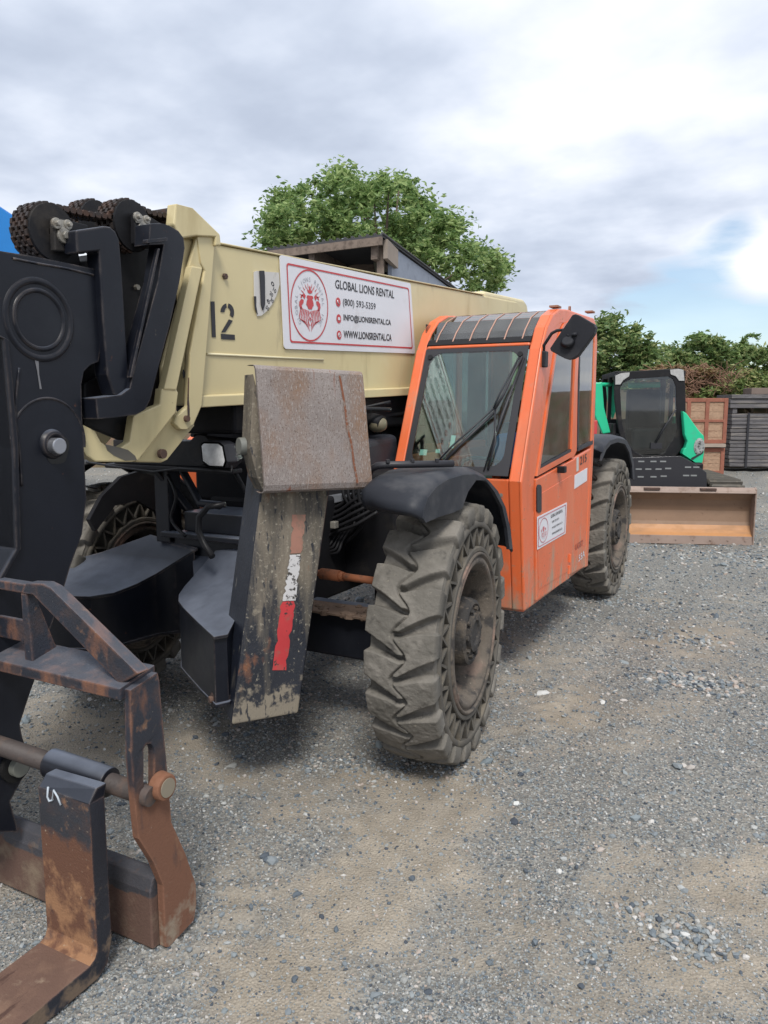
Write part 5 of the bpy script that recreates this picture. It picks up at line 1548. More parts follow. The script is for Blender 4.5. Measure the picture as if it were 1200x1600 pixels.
def ragged(name, p0, p1, p2, p3, m, seed):
    """a strip torn along its edges: p0 p1 top, p3 p2 bottom"""
    rr_ = random.Random(seed); mb = MB(); k = 14
    l = []; r = []
    for i in range(k + 1):
        t_ = i / k
        a = Vector(p0) * (1 - t_) + Vector(p3) * t_; b2 = Vector(p1) * (1 - t_) + Vector(p2) * t_
        j = rr_.uniform(0, 1) ** 3 * 4; j2 = rr_.uniform(0, 1) ** 3 * 4
        l.append((a.x + j, a.y)); r.append((b2.x - j2, b2.y))
    for i in range(k):
        mb.add([tuple(O3(*l[i], .002)), tuple(O3(*r[i], .002)), tuple(O3(*r[i + 1], .002)), tuple(O3(*l[i + 1], .002))], [(0, 1, 2, 3)])
    mb.build(name, m, leg)


ragged('reflective_tape', (452, 867), (471, 866), (462, 938), (441, 939), M['whitetape'], 1)
ragged('reflective_tape', (438, 940), (462, 939), (447, 1047), (425, 1047), M['redtape'], 2)
ragged('reflective_tape', (456, 804), (478, 804), (472, 864), (452, 865), M['pinktape'], 3)
# pad: plate with rolled top and bottom
pg = MB(); ncol = 12
rows = []   # (v along height 0 top .. 1 bottom, offset)
prof = [(-.012, -.075), (-.016, -.05), (-.014, -.02), (-.004, .0), (.02, .008), (.3, .010), (.6, .008), (.93, .008), (.975, .0), (.995, -.02), (1.0, -.05), (.99, -.085)]
TL, TR, BRr, BLl = (384, 574), (548, 584), (564, 762), (399, 769)
vs = []
for lay in (0, 1):
    for (v_, of) in prof:
        for k in range(ncol + 1):
            u2 = k / ncol
            x = (TL[0] * (1 - u2) + TR[0] * u2) * (1 - v_) + (BLl[0] * (1 - u2) + BRr[0] * u2) * v_
            y = (TL[1] * (1 - u2) + TR[1] * u2) * (1 - v_) + (BLl[1] * (1 - u2) + BRr[1] * u2) * v_
            crv = 0
            vs.append(tuple(O3(x, y, .10 + of - lay * .014)))
m = ncol + 1; R0 = len(prof); fs = []
for lay in (0, 1):
    o = lay * R0 * m
    for i in range(R0 - 1):
        for k in range(ncol): fs.append((o + i * m + k, o + i * m + k + 1, o + (i + 1) * m + k + 1, o + (i + 1) * m + k))
o = R0 * m
for i in range(R0 - 1):
    for k in (0, ncol): fs.append((i * m + k, (i + 1) * m + k, o + (i + 1) * m + k, o + i * m + k))
for i in (0, R0 - 1):
    for k in range(ncol): fs.append((i * m + k, i * m + k + 1, o + i * m + k + 1, o + i * m + k))
pg.add(vs, fs, False)
pad = pg.build('outrigger_pad', M['pad'], leg, bevel=.003)
ck = MB(); cpts = [(512, 588), (516, 610), (521, 640), (524, 668), (530, 690), (534, 720), (540, 752)]
ck.add([tuple(O3(a - w_, c, .1115)) for a, c in cpts for w_ in (1.6, -1.6)], [(2 * i, 2 * i + 1, 2 * i + 3, 2 * i + 2) for i in range(6)])
ck.build('rust_line', mat('rust_line', (.20, .075, .04), .9, layers=[((.22, .17, .14), 60, .5, .1, .9)]), leg)
sp_ = MB()
gus = [(386, 585), (384, 640), (381, 700), (392, 745), (402, 765), (402, 700), (394, 620)]
fgs = [O3(*p, .07) for p in gus]
g_b = [p - Vector(ON) * .10 for p in fgs]
ng = len(gus)
sp_.add([tuple(v) for v in fgs + g_b], [(i, (i + 1) % ng, ng + (i + 1) % ng, ng + i) for i in range(ng)] + [tuple(range(ng)), tuple(range(ng, 2 * ng))[::-1]])
sp_.build('pad_gusset', M['leg'], leg, bevel=.003)
pp_ = MB(); q = O3(385, 697, .0); pp_.tube([q - Vector(OD) * .035, q + Vector(OD) * .4], .036, 20); pp_.build('pad_pin', mat('pin_grey', (.15, .155, .14), .6), leg, bevel=.003)
fp_ = MB(); q = O3(352, 1100, -.08); fp_.tube([q - Vector(OD) * .03, q + Vector(OD) * .06], .030, 14); fp_.tube([q - Vector(OD) * .045, q], .016, 6); fp_.build('foot_pin', M['rust_heavy'], leg)
# mirrored outrigger on the far side, folded the same way
mo = MB()
mv = [(-5.2 - v.x, v.y, v.z) for v in fr_ + bk_]
mo.add(mv, [(0, 1, 2, 5), (5, 2, 3, 4), (6, 11, 8, 7), (11, 10, 9, 8)] + [(i, n + i, n + (i + 1) % n, (i + 1) % n) for i in range(n)])

# ---------------- fork carriage
CG = MB()


def curve_plate(name, outer, holes, x, t_, m, parent, bev=.003):
    """flat plate across x with holes, outlines as (y, z)"""
    loops = [outer] + holes
    pts = [p for l in loops for p in l]
    tris = tessellate_polygon([[Vector((p[0], p[1], 0)) for p in l] for l in loops])
    n = len(pts)
    vs = [(x, *p) for p in pts] + [(x + t_, *p) for p in pts]
    fs = [tuple(t) for t in tris] + [tuple(n + i for i in t[::-1]) for t in tris]
    o = 0
    for l in loops:
        k = len(l)
        fs += [(o + i, o + (i + 1) % k, n + o + (i + 1) % k, n + o + i) for i in range(k)]
        o += k
    mb = MB(); mb.add(vs, fs)
    return mb.build(name, m, parent, bevel=bev)


CX = -1.68
po = YZ(CX, [(204, 1079), (246, 1051), (249, 1062), (255, 1135), (262, 1210), (268, 1285), (280, 1312), (291, 1337), (306, 1382), (307, 1412), (303, 1438), (264, 1480), (259, 1480), (257, 1430), (255, 1384), (240, 1348), (217, 1311), (211, 1250), (206, 1187)])
slot = [(p.y, p.z) for p in (P(a, c, 'x', CX) for a, c in rrect(224.5, 1162, 241, 1235, 8, 12, 6))]
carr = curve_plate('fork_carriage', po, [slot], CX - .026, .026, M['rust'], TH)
carr['label'] = 'rusty fork carriage with sloping backrest'
cm = MB()
cm.prism([(1.555, .868), (1.70, .895), (1.70, .935), (1.555, .905)], 'x', -3.52, CX - .024)
cm.build('upper_rail', M['rust'], carr, bevel=.004)
cm = MB()
cm.prism([(1.645, .005), (1.70, .0), (1.72, .02), (1.72, .235), (1.695, .25), (1.66, .24), (1.645, .20)], 'x', -3.52, CX - .03)
cm.build('cross_beam', M['beam'], carr, bevel=.005)
cm = MB()
def bar_y(pts, y0, y1): cm.prism(XZ(y0, pts), 'y', y0, y1)
bar_y([(187, 1070), (216, 1053), (78, 918), (66, 912), (40, 911), (34, 927), (50, 929)], 1.585, 1.63)
# top tube, lower rail and uprights carried across the whole width
zt = P(30, 912, 'y', 1.585).z; zb_ = P(30, 927, 'y', 1.585).z
xr_ = P(60, 912, 'y', 1.585).x
cm.box((-3.18, 1.588, zb_), (xr_ - .01, 1.628, zt))
cm.box((-3.18, 1.60, P(20, 1000, 'y', 1.6).z), (P(44, 970, 'y', 1.6).x, 1.615, P(20, 966, 'y', 1.6).z))
for x in (P(46, 980, 'y', 1.6).x, -2.62, -3.05):
    cm.hexa([(x - .02, 1.59, .905), (x + .02, 1.59, .905), (x + .012, 1.69, .93), (x - .02, 1.69, .93)], [(x - .02, 1.59, zb_), (x + .01, 1.59, zb_), (x + .01, 1.62, zb_), (x - .02, 1.62, zb_)])
mx_ = lambda pts: [(-5.2 - p[0], p[1]) for p in pts]
cm.prism(mx_(XZ(1.585, [(187, 1070), (216, 1053), (78, 918), (66, 912), (40, 911), (34, 927), (50, 929)]))[::-1], 'y', 1.585, 1.63)
cm.build('backrest', M['rust'], carr, bevel=.004)
cm = MB(); cm.prism([(p[0], p[1]) for p in po], 'x', -3.552, -3.52); cm.build('end_plate', M['rust'], carr, bevel=.003)
ra, rb2 = Vector((-3.5, 1.575, .600)), P(246, 1226, 'x', -1.70)
rb2 = Vector((-1.66, 1.62, rb2.z)); rc = P(0, 1165, 'y', 1.56)
rdir = (rb2 - rc).normalized(); ra = rb2 - rdir * 1.86
cm = MB(); cm.tube([ra, rb2], .031, 20); cm.build('fork_shaft', M['shaft'], carr)
cm = MB(); q = P(246, 1226, 'x', CX + .0); cm.tube([(CX + .001, q.y, q.z), (CX + .042, q.y, q.z)], [.045, .041], 24)
cm.build('shaft_nut', mat('rusty_nut', (0.20, 0.09, 0.05), .8, layers=[((.16, .06, .03), 14, .5, .2, .9)], bump=.3), carr, bevel=.005)
cm = MB(); cm.tube([(CX + .042, q.y, q.z), (CX + .045, q.y, q.z)], .030, 20); cm.build('shaft_end', mat('shaft_end', (.22, .19, .14), .8), carr)
# fork
FY = 1.475


def make_fork(dx):
    fk = MB()
    x0, x1 = P(64, 1300, 'y', FY).x + dx, P(143, 1320, 'y', FY).x + dx
    yb = FY + .058
    pts = [(FY, .57), (FY, .098), (FY - .010, .076), (FY - .030, .066), (.30, .014), (.30, .004), (FY - .15, .0), (FY - .0, .004), (yb - .02, .03), (yb, .10), (yb, .57)]
    fk.prism(pts, 'x', x0, x1)
    f = fk.build('fork', M['fork'], carr, bevel=.004, seg=2)
    f.data.materials.append(M['fork_side']); f.data.materials.append(M['fork_blade'])
    for p_ in f.data.polygons:
        if abs(p_.normal.x) > .9: p_.material_index = 1
        elif p_.center.y < FY - .02: p_.material_index = 2
    cl = MB(); zc_ = (rc + rdir * (((x0 + x1) / 2 - rc.x) / rdir.x))
    pa_ = P(72, 1190, 'y', 1.565); pb_ = P(163, 1205, 'y', 1.585)
    s0_, s1_ = rc + rdir * ((pa_.x + dx - rc.x) / rdir.x), rc + rdir * ((pb_.x + dx - rc.x) / rdir.x)
    cl.tube([s0_, s1_], .047, 28, caps=True)
    cl.hexa([(x0, FY - .002, .565), (x1, FY - .002, .565), (x1, yb, .565), (x0, yb, .565)], [(x0, FY + .03, .60), (x1, FY + .03, .605), (x1, yb + .01, .605), (x0, yb + .01, .60)])
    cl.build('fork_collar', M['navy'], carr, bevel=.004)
    return f, x0, x1


make_fork(0.0); make_fork(-1.28)
fx_ = MB()
yk = FY - .002
def scr(pts, r=.0035):
    fx_.tube([P(a, c, 'y', yk) for a, c in pts], r, 5)
scr([(75, 1230), (74, 1245), (77, 1252), (82, 1250), (84, 1235), (90, 1245), (95, 1258)])
fx_.build('chalk_mark', mat('chalk', (.42, .47, .52), .9), carr)

# ============================================================ BACKGROUND
class Loc:
    """a thing with its own axes: pixel + local depth -> local coordinates"""
    def __init__(s, name, o, rz):
        s.o = np.array([o[0], o[1], 0.0]); s.ex = np.array([math.cos(rz), math.sin(rz), 0]); s.ey = np.array([-math.sin(rz), math.cos(rz), 0])
        s.root = empty(name, (o[0], o[1], 0), rz)

    def at(s, px, py, yl):
        p = np.array(PN(px, py, s.o + s.ey * yl, s.ey)) - s.o
        return (float(p @ s.ex), yl, float(p[2]))

    def xz(s, pts, yl):
        return [(q[0], q[2]) for q in (s.at(a, b_, yl) for a, b_ in pts)]


# ---------------- compact loader
K = Loc('track_loader', (-1.253, 10.43), R_(20.4)); KR = K.root
tag(KR, 'green compact track loader with a rusty dozer blade', 'track loader')
b = MB()
prof = [(0.0, .06), (.07, .14), (.13, .28), (.15, .42), (.12, .56), (.05, .66), (-.01, .70)]
for i in range(len(prof) - 1):
    pass
xw = .945


def shell(prof, x0, x1, d=.014):
    mb = MB(); ribbon_prism(mb, prof, 0, d, x0, x1); return mb


bld = shell(prof[1:], -xw, xw).build('blade', M['blade_in'], KR)
shell([(0.0, .105), (.045, .14), (.082, .18), (.112, .235)], -xw + .002, xw - .002, -.004).build('blade_band', M['blade_low'], bld)
e = MB(); e.hexa([(-xw, -.02, .0), (xw, -.02, .0), (xw, .0, .0), (-xw, .0, .0)], [(-xw, -.005, .11), (xw, -.005, .11), (xw, .02, .11), (-xw, .02, .11)])
for k in range(9):
    x = -.85 + k * .2125; e.disc((x, -.022, .055), .012, .02, 'y', n=8)
e.build('cutting_edge', M['blade_edge'], bld, bevel=.003)
e = MB(); e.prism([(-.045, .665), (-.03, .70), (.0, .735), (.06, .735), (.06, .65), (.0, .66)], 'x', -xw, xw); e.build('top_lip', M['blade_edge'], bld, bevel=.006)
e = MB()
for x in (-.33, .36): e.box((x - .1, -.052, .70), (x + .1, -.0, .728))
e.build('lip_bracket', M['rust_heavy'], bld, bevel=.004)
e = MB()
for s in (-1, 1): e.prism([(-.03, .0), (.16, .05), (.17, .7), (.03, .745), (-.03, .72)], 'x', s * xw - .008, s * xw + .008)
e.build('end_plate', M['blade_edge'], bld, bevel=.002)
e = MB(); e.box((-.45, .16, .15), (.45, .5, .5)); e.build('push_frame', M['pitch'], bld)
# quick-attach plate with slots
qy = .62
pl = MB(); pl.prism(K.xz([(960, 757), (962, 716), (1064, 712.5), (1080, 721), (1104, 738), (1105.5, 790), (960, 790)], qy), 'y', qy, qy + .03)
qpl = pl.build('attachment_plate', M['ink'], KR, bevel=.006)
sl_ = MB()
for (a, c) in [(1002, 721), (1021, 721), (1036, 721), (998, 733), (1013, 733), (1029, 733), (1044, 732), (1001, 745), (1021, 745), (1037, 744), (1075, 730), (1088, 730), (1072, 743), (1084, 743)]:
    q = K.at(a, c, qy - .002); sl_.box((q[0] - .04, qy - .004, q[2] - .010), (q[0] + .04, qy - .001, q[2] + .010))
sl_.build('slot', mat('slot_grey', (.22, .23, .23), .8), qpl)
# cab
cy = .95
fro = [(960, 588), (963, 584), (970, 581), (1058, 575.5), (1066, 576), (1069.5, 580), (1071, 605), (1072, 655), (1071, 690), (1064, 704), (1052, 716), (982, 718), (974, 700), (966, 668), (961, 625)]
win = [(969, 606), (974, 598), (986, 592), (1044, 588), (1052, 593), (1056, 604), (1058, 670), (1056, 680), (1040, 706), (1030, 711), (1004, 712), (992, 706), (980, 690), (972, 660)]
a = K.xz(fro, cy); w_ = K.xz(win, cy)
pts = [Vector((p[0], p[1], 0)) for p in a]
loops = [pts, [Vector((p[0], p[1], 0)) for p in w_]]
tri = tessellate_polygon(loops); al = a + w_
cbm = MB()
nn = len(al)
cbm.add([(p[0], cy, p[1]) for p in al] + [(p[0], cy + .09, p[1]) for p in al],
        [tuple(t) for t in tri] + [tuple(nn + i for i in t[::-1]) for t in tri] +
        [(i, (i + 1) % len(a), nn + (i + 1) % len(a), nn + i) for i in range(len(a))] +
        [(len(a) + i, len(a) + (i + 1) % len(w_), nn + len(a) + (i + 1) % len(w_), nn + len(a) + i) for i in range(len(w_))])
xL = min(p[0] for p in a); xR = max(p[0] for p in a); zT = max(p[1] for p in a); zB = min(p[1] for p in a)
zT2 = zT - .06
cbm.box((xL + .02, cy + .09, zT - .10), (xR - .02, cy + 1.35, zT2 + .03))
for x in (xL + .02, xR - .10):
    cbm.box((x, cy + 1.25, zB), (x + .08, cy + 1.35, zT - .1)); cbm.box((x, cy + .09, zB), (x + .05, cy + 1.25, zB + .5))
    cbm.box((x, cy + .6, zB), (x + .05, cy + .66, zT - .1))
cbm.box((xL + .02, cy + .09, zB - .1), (xR - .02, cy + 1.35, zB + .03)); cbm.box((xL + .1, cy + 1.27, zB), (xR - .1, cy + 1.33, zB + .55))
kc = cbm.build('cab', M['black'], KR, bevel=.012)
gm_ = MB(); gm_.add([(p[0], cy + .012, p[1]) for p in w_], [tuple(t) for t in tessellate_polygon([[Vector((p[0], p[1], 0)) for p in w_]])]); gm_.build('windscreen', glass('loader_glass', (0.46, 0.62, 0.62), 0.05, dust=.06), kc)
for pts_ in ([(961.5, 587), (971, 583), (984, 582), (983, 588), (974, 594), (969, 601), (961.5, 601)], [(1047, 577.5), (1060, 576.5), (1068, 578), (1069.5, 595), (1061, 595), (1056, 588), (1048, 585)]):
    lm = MB(); lm.prism(K.xz(pts_, cy - .012), 'y', cy - .014, cy); lm.build('work_light', mat('dull_lens', (.40, .40, .39), .25, var=.2, vscale=30), kc, bevel=.004)
se = MB(); q = K.at(1012, 660, cy + .7); se.box((q[0] - .25, cy + .6, zB + .1), (q[0] + .25, cy + 1.1, zB + .42)); se.box((q[0] - .25, cy + 1.0, zB + .3), (q[0] + .25, cy + 1.15, zB + 1.0)); se.build('seat', M['seat'], kc, bevel=.04)
se = MB(); se.tube([K.at(982, 602, cy + .3), K.at(1031, 601, cy + .3)], .04, 12); se.build('green_bar', M['green'], kc)
se = MB(); se.tube([K.at(1024, 693, cy - .02), K.at(1040, 665, cy - .02), K.at(1056, 640, cy - .02)], .012, 8); se.box((K.at(1016, 700, cy)[0], cy - .03, K.at(1016, 701, cy)[2]), (K.at(1034, 690, cy)[0], cy - .005, K.at(1034, 692, cy)[2])); se.build('wiper', M['ink'], kc)
for k_, pts_ in enumerate(([(931, 598), (941, 597), (944, 637), (954, 676), (942, 678), (930, 650)], [(948, 598), (960, 597), (963, 640), (958, 655), (952, 640)])):
    y_ = cy + .15 + .5 * k_
    am = MB(); am.prism(K.xz(pts_, y_), 'y', y_, y_ + .12); lo_ = am.build('lift_arm', M['green'], KR, bevel=.012)
am = MB(); am.tube([K.at(938, 601, cy + .25), K.at(953, 601, cy + .6)], .03, 10); am.build('cross_tube', M['green'], KR)
y_ = cy - .12
am = MB(); am.prism(K.xz([(1067, 642), (1073, 646), (1093, 674), (1100, 681), (1101, 702), (1098, 723), (1091, 726), (1066, 709), (1068, 702), (1071, 700), (1074, 690), (1070, 680)], y_), 'y', y_, y_ + .14)
ra_ = am.build('lift_arm', M['green'], KR, bevel=.012)
am = MB(); q = K.at(1092.5, 698, y_); am.lathe([(-.004, .0), (-.010, .07), (.0, .10)], (0, 0, 0), 'y', n=24, M=Matrix.Translation((q[0], y_ - .004, q[2])) @ Matrix.Diagonal((.72, 1, 1.2, 1)))
am.build('light_cluster', mat('mottled_lens', (.3, .31, .3), .3, var=.3, vscale=40, layers=[((.04, .04, .04), 35, .5, .1, .5)]), ra_)
am = MB(); am.prism(K.xz([(1080, 716), (1099, 705), (1099, 707.5), (1082, 718.5)], y_ - .01), 'y', y_ - .01, y_); am.build('dark_stripe', M['ink'], ra_)
y2_ = cy + .1
am = MB(); am.prism(K.xz([(1066, 650), (1085, 668), (1094, 690), (1094, 724), (1066, 724)], y2_), 'y', y2_, y2_ + .9); am.build('side_body', M['green'], KR, bevel=.02)
for s, (x0, x1) in ((1, (.56, .98)), (-1, (-.86, -.50))):
    tr_ = MB(); R2 = .37
    path = [(.78 + R2 * math.cos(R_(a)), R2 + .02 + R2 * math.sin(R_(a))) for a in range(270, 90, -15)] + [(2.3 + R2 * math.cos(R_(a)), R2 + .02 + R2 * math.sin(R_(a))) for a in range(90, -91, -15)]
    tr_.prism(path, 'x', x0 + .03, x1 - .03)
    tot = 0
    pth = path + [path[0]]
    for i in range(len(pth) - 1):
        a_ = Vector(pth[i]); c_ = Vector(pth[i + 1]); Ls = (c_ - a_).length; nk = max(1, int(Ls / .07))
        for k in range(nk):
            p = a_ + (c_ - a_) * ((k + .5) / nk); d = (c_ - a_).normalized(); nn_ = Vector((-d.y, d.x))
            cen = Vector((path[0][0], 0))
            o1 = nn_ * .035
            tr_.hexa([(x0, *(p - d * .02 - o1)), (x0, *(p + d * .02 - o1)), (x0, *(p + d * .014 + o1)), (x0, *(p - d * .014 + o1))], [(x1, *(p - d * .02 - o1)), (x1, *(p + d * .02 - o1)), (x1, *(p + d * .014 + o1)), (x1, *(p - d * .014 + o1))])
    tr_.build('track', M['tyre_side'], KR)
bd_ = MB(); bd_.box((-.5, .75, .25), (.5, 2.5, 1.0)); bd_.box((-.6, 1.9, .6), (.6, 2.75, 1.35)); bd_.build('body', M['black'], KR, bevel=.03)
rd = MB(); q = K.at(930, 668, cy + .1); rd.box((q[0] - .04, cy + .1, q[2] - .1), (q[0] + .03, cy + .2, q[2] + .1)); rd.build('tail_lamp', M['red'], KR, bevel=.01)

# ---------------- crates
def crate(px0, px1, pyt, pyb, depth_px, D, label, nv, nh, dpt=1.0, rz=YAW):
    o = PD(px0, 700, D)
    Lc = Loc('wooden_crate', (o.x, o.y), rz)
    tag(Lc.root, label, 'crate', 'red-framed wooden crates')
    x0, z0 = Lc.xz([(px0, pyb)], 0)[0]; x1, z1 = Lc.xz([(px1, pyt)], 0)[0]
    pn_ = MB(); pn_.box((x0 + .03, .03, z0 + .03), (x1 - .03, dpt - .03, z1 - .03))
    fm = MB(); w = .10
    fm.box((x0, 0, z1 - w), (x1, .04, z1)); fm.box((x0, 0, z0), (x1, .04, z0 + w))
    for i in range(nv + 1):
        x = x0 + (x1 - x0 - w) * i / nv; fm.box((x, -.006, z0 + .01), (x + w, .036, z1 - .01))
    for i in range(1, nh):
        z = z0 + (z1 - z0) * i / nh; fm.box((x0 + .01, -.003, z - w * .35), (x1 - .01, .03, z + w * .35))
    for i in range(1, 7):
        z = z0 + (z1 - z0) * i / 7; pn_.box((x0 + .05, .024, z - .006), (x1 - .05, .031, z + .006))
    fm.box((x1 - .03, .045, z1 - w), (x1 + .005, dpt, z1)); fm.box((x1 - .03, .045, z0), (x1 + .005, dpt, z0 + w)); fm.box((x1 - .03, dpt - w, z0 + w), (x1 + .005, dpt, z1 - w))
    pn_.build('panel', M['osb'], Lc.root, split=False)
    fm.build('frame', M['crate_red'], Lc.root, bevel=.008)
    return Lc, x0, x1, z0, z1


crate(1042, 1138.5, 622, 693, 0, 20.2, 'upper red-framed crate with weathered board panels beside the dark timber stack', 3, 2)
cl_, x0, x1, z0, z1 = crate(1060, 1133, 700, 741.5, 0, 20.1, 'lower red-framed crate standing on the gravel under the other crate', 2, 1)
Ld = Loc('timber_bearer', PD(1060, 700, 20.05)[:2], YAW)
tag(Ld.root, 'pale flat timber bearer between the two crates', 'timber')
bb = MB(); a = Ld.xz([(1060, 698.5), (1133, 693.5)], 0); bb.box((a[0][0], -.05, a[0][1]), (a[1][0], .9, a[1][1])); bb.build('board', mat('pale_timber', (.33, .27, .22), .85), Ld.root)
# ---------------- timber stacks
def stack(label, px0, rows, D, rz, width, group='stacks of dark timber', extra=None):
    o = PD(px0, 700, D)
    Lc = Loc('timber_stack', (o.x, o.y), rz); tag(Lc.root, label, 'timber stack', group)
    rr_ = random.Random(int(rows[0][0]))
    for (t_, b_) in rows:
        z1 = Lc.xz([(px0, t_)], 0)[0][1]; z0 = Lc.xz([(px0, b_)], 0)[0][1]
        mb = MB(); j = rr_.uniform(-.03, .03)
        mb.box((rr_.uniform(0, .05), j, z0 + .008), (width, 1.1, z1 - .008)); mb.build('board', M['lumber'], Lc.root, bevel=.006)
    return Lc


rows_low = [(646 + 5.95 * i, 646 + 5.95 * (i + 1)) for i in range(14)]
L1 = stack('tall strapped stack of dark weathered boards on the gravel', 1139, rows_low, 21.6, YAW - R_(3), 4.2)
st_ = MB()
for a_ in (1167,):
    q = L1.at(a_, 700, -.045); zt_ = L1.at(a_, 646, 0)[2]; st_.box((q[0] - .03, -.05, .1), (q[0] + .03, -.035, zt_ + .01))
st_.build('strap', M['ink'], L1.root)
L2 = stack('thinner bundle of grey boards lying on top of the tall strapped stack', 1137, [(616, 623), (623, 630.5), (630.5, 638)], 21.6, YAW - R_(3), 4.3)
bb = MB(); q = L2.at(1146, 642, 0)
for x in (q[0], q[0] + 1.6): bb.box((x, .05, L1.at(1139, 645.6, 0)[2]), (x + .12, 1.0, L2.at(1139, 638, 0)[2]))
bb.build('bearer', M['lumber'], L2.root)
L3 = Loc('timber_block', PD(1174, 606, 22.2)[:2], YAW - R_(3)); tag(L3.root, 'grey brown timber block on top of the timber stacks at the right edge', 'timber block')
a = L3.xz([(1174, 616), (1215, 606)], 0); bb = MB(); bb.box((a[0][0], 0, a[0][1]), (a[1][0], .6, a[1][1])); bb.build('beam', mat('brown_beam', (.17, .13, .11), .85), L3.root, bevel=.01)

# ---------------- shed
SH = Loc('open_shed', PD(595, 500, 17.0)[:2], YAW); SR = SH.root
tag(SR, 'open-fronted timber shed with a sheet roof and blue-grey cladding behind the boom', 'shed')
A = Vector(SH.at(597, 366, 0)); B_ = Vector(SH.at(418, 389, 1.2)); Dp = Vector(SH.at(722, 459, 7.0)); Cc = B_ + (Dp - A)
rf = MB(); th2 = Vector((0, 0, -.09))
rf.add([tuple(v) for v in (A, Dp, Cc, B_)] + [tuple(v + th2 * .5) for v in (A, Dp, Cc, B_)], [(0, 1, 2, 3), (7, 6, 5, 4), (0, 4, 5, 1), (1, 5, 6, 2), (2, 6, 7, 3), (3, 7, 4, 0)])
roof_ = rf.build('roof', M['roofing'], SR)
nb = 16; rf = MB()
for k in range(nb + 1):
    p = A + (B_ - A) * (k / nb); q = Dp + (Cc - Dp) * (k / nb); rf.tube([p + Vector((0, 0, .02)), q + Vector((0, 0, .02))], .03, 6)
rf.build('roof_rib', M['roofing'], roof_)
e = MB()
dAB = (B_ - A); dAD = (Dp - A)
def beam(p, q, w, h, mb, drop=0):
    p = p - Vector((0, 0, drop)); q = q - Vector((0, 0, drop)); d = (q - p).normalized(); s_ = d.cross(Vector((0, 0, 1))).normalized() * w / 2; u2 = Vector((0, 0, h))
    mb.hexa([p - s_, p + s_, p + s_ - u2, p - s_ - u2], [q - s_, q + s_, q + s_ - u2, q - s_ - u2])
beam(A + Vector((0, 0, -.05)), B_ + Vector((0, 0, -.05)), .06, .17, e)
e.build('fascia', M['timber'], SR)
e = MB()
for k in (.08, .62):
    p = A + dAB * k + dAD * .015 + Vector((0, 0, -.05)); beam(p, p + dAD * .9, .14, .42, e)
e.build('rafter', M['timber'], SR)
e = MB(); beam(A + dAD * .03 + Vector((0, 0, -.05)), A + dAD * .13 + Vector((0, 0, -.12)), .10, .40, e); e.build('corner_beam', mat('weathered_beam', (.30, .25, .21), .85), SR)
# underside and back
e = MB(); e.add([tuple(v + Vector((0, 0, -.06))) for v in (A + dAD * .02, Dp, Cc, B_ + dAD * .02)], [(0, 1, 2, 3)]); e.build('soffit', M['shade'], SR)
w0_, w1_ = A + dAD * .10 + dAB * .03, Dp - dAD * .01 + dAB * .03
e = MB(); e.add([tuple(w0_ - Vector((0, 0, .07))), tuple(w1_ - Vector((0, 0, .07))), (w1_.x, w1_.y, 0), (w0_.x, w0_.y, 0)], [(0, 1, 2, 3)]); wl_ = e.build('side_wall', M['tin'], SR)
mdf = wl_.modifiers.new('thick', 'SOLIDIFY'); mdf.thickness = .05
e = MB()
for k in range(16):
    p = w0_ + (w1_ - w0_) * (k / 15); e.box((p.x - .035, p.y - .035, 0), (p.x + .035, p.y + .035, p.z - .08))
e.build('cladding_seam', M['tin'], wl_)
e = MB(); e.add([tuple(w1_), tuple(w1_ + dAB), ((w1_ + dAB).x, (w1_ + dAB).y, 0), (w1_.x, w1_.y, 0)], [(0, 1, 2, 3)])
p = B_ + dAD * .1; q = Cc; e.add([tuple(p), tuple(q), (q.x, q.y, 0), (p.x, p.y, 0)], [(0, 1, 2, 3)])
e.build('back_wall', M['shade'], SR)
e = MB(); yy = 2.4; e.prism(SH.xz([(583, 407), (619, 404), (622, 424), (586, 425)], yy), 'y', yy, yy + .05); e.build('skylight', mat('pale_panel', (.22, .22, .17), .5), SR)
e = MB(); e.prism(SH.xz([(545, 415), (583, 409), (586, 440), (545, 440)], yy + .2), 'y', yy + .2, yy + .3); e.build('shelf_board', M['timber'], SR)
e = MB()
for v in (A + dAD * .05 + dAB * .06, B_ + dAD * .05): e.box((v.x - .08, v.y - .08, 0), (v.x + .08, v.y + .08, v.z - .1))
e.build('post', M['timber'], SR)

# ---------------- blue shed far left
BS = Loc('blue_metal_shed', PD(-60, 400, 14)[:2], YAW); tag(BS.root, 'bright blue sheet metal gable rising behind the boom head', 'shed')
e = MB(); a = BS.xz([(-260, 640), (-260, 250), (-170, 210), (-20, 312), (28, 344), (60, 380), (60, 640)], 0); a = [(x, max(z, 0)) for x, z in a]; a[0] = (a[0][0], 0); a[-1] = (a[-1][0], 0)
e.prism(a, 'y', 0, .06); e.build('gable_wall', M['blue'], BS.root)
e = MB(); ru = BS.xz([(-170, 208), (-20, 310), (30, 343)], 0); ribbon_prism(e, ru, 0.01, .03, .06, .3)
for v in range(len(e.v)): e.v[v] = (e.v[v][1], e.v[v][0], e.v[v][2])
e.build('roof', M['blue'], BS.root)

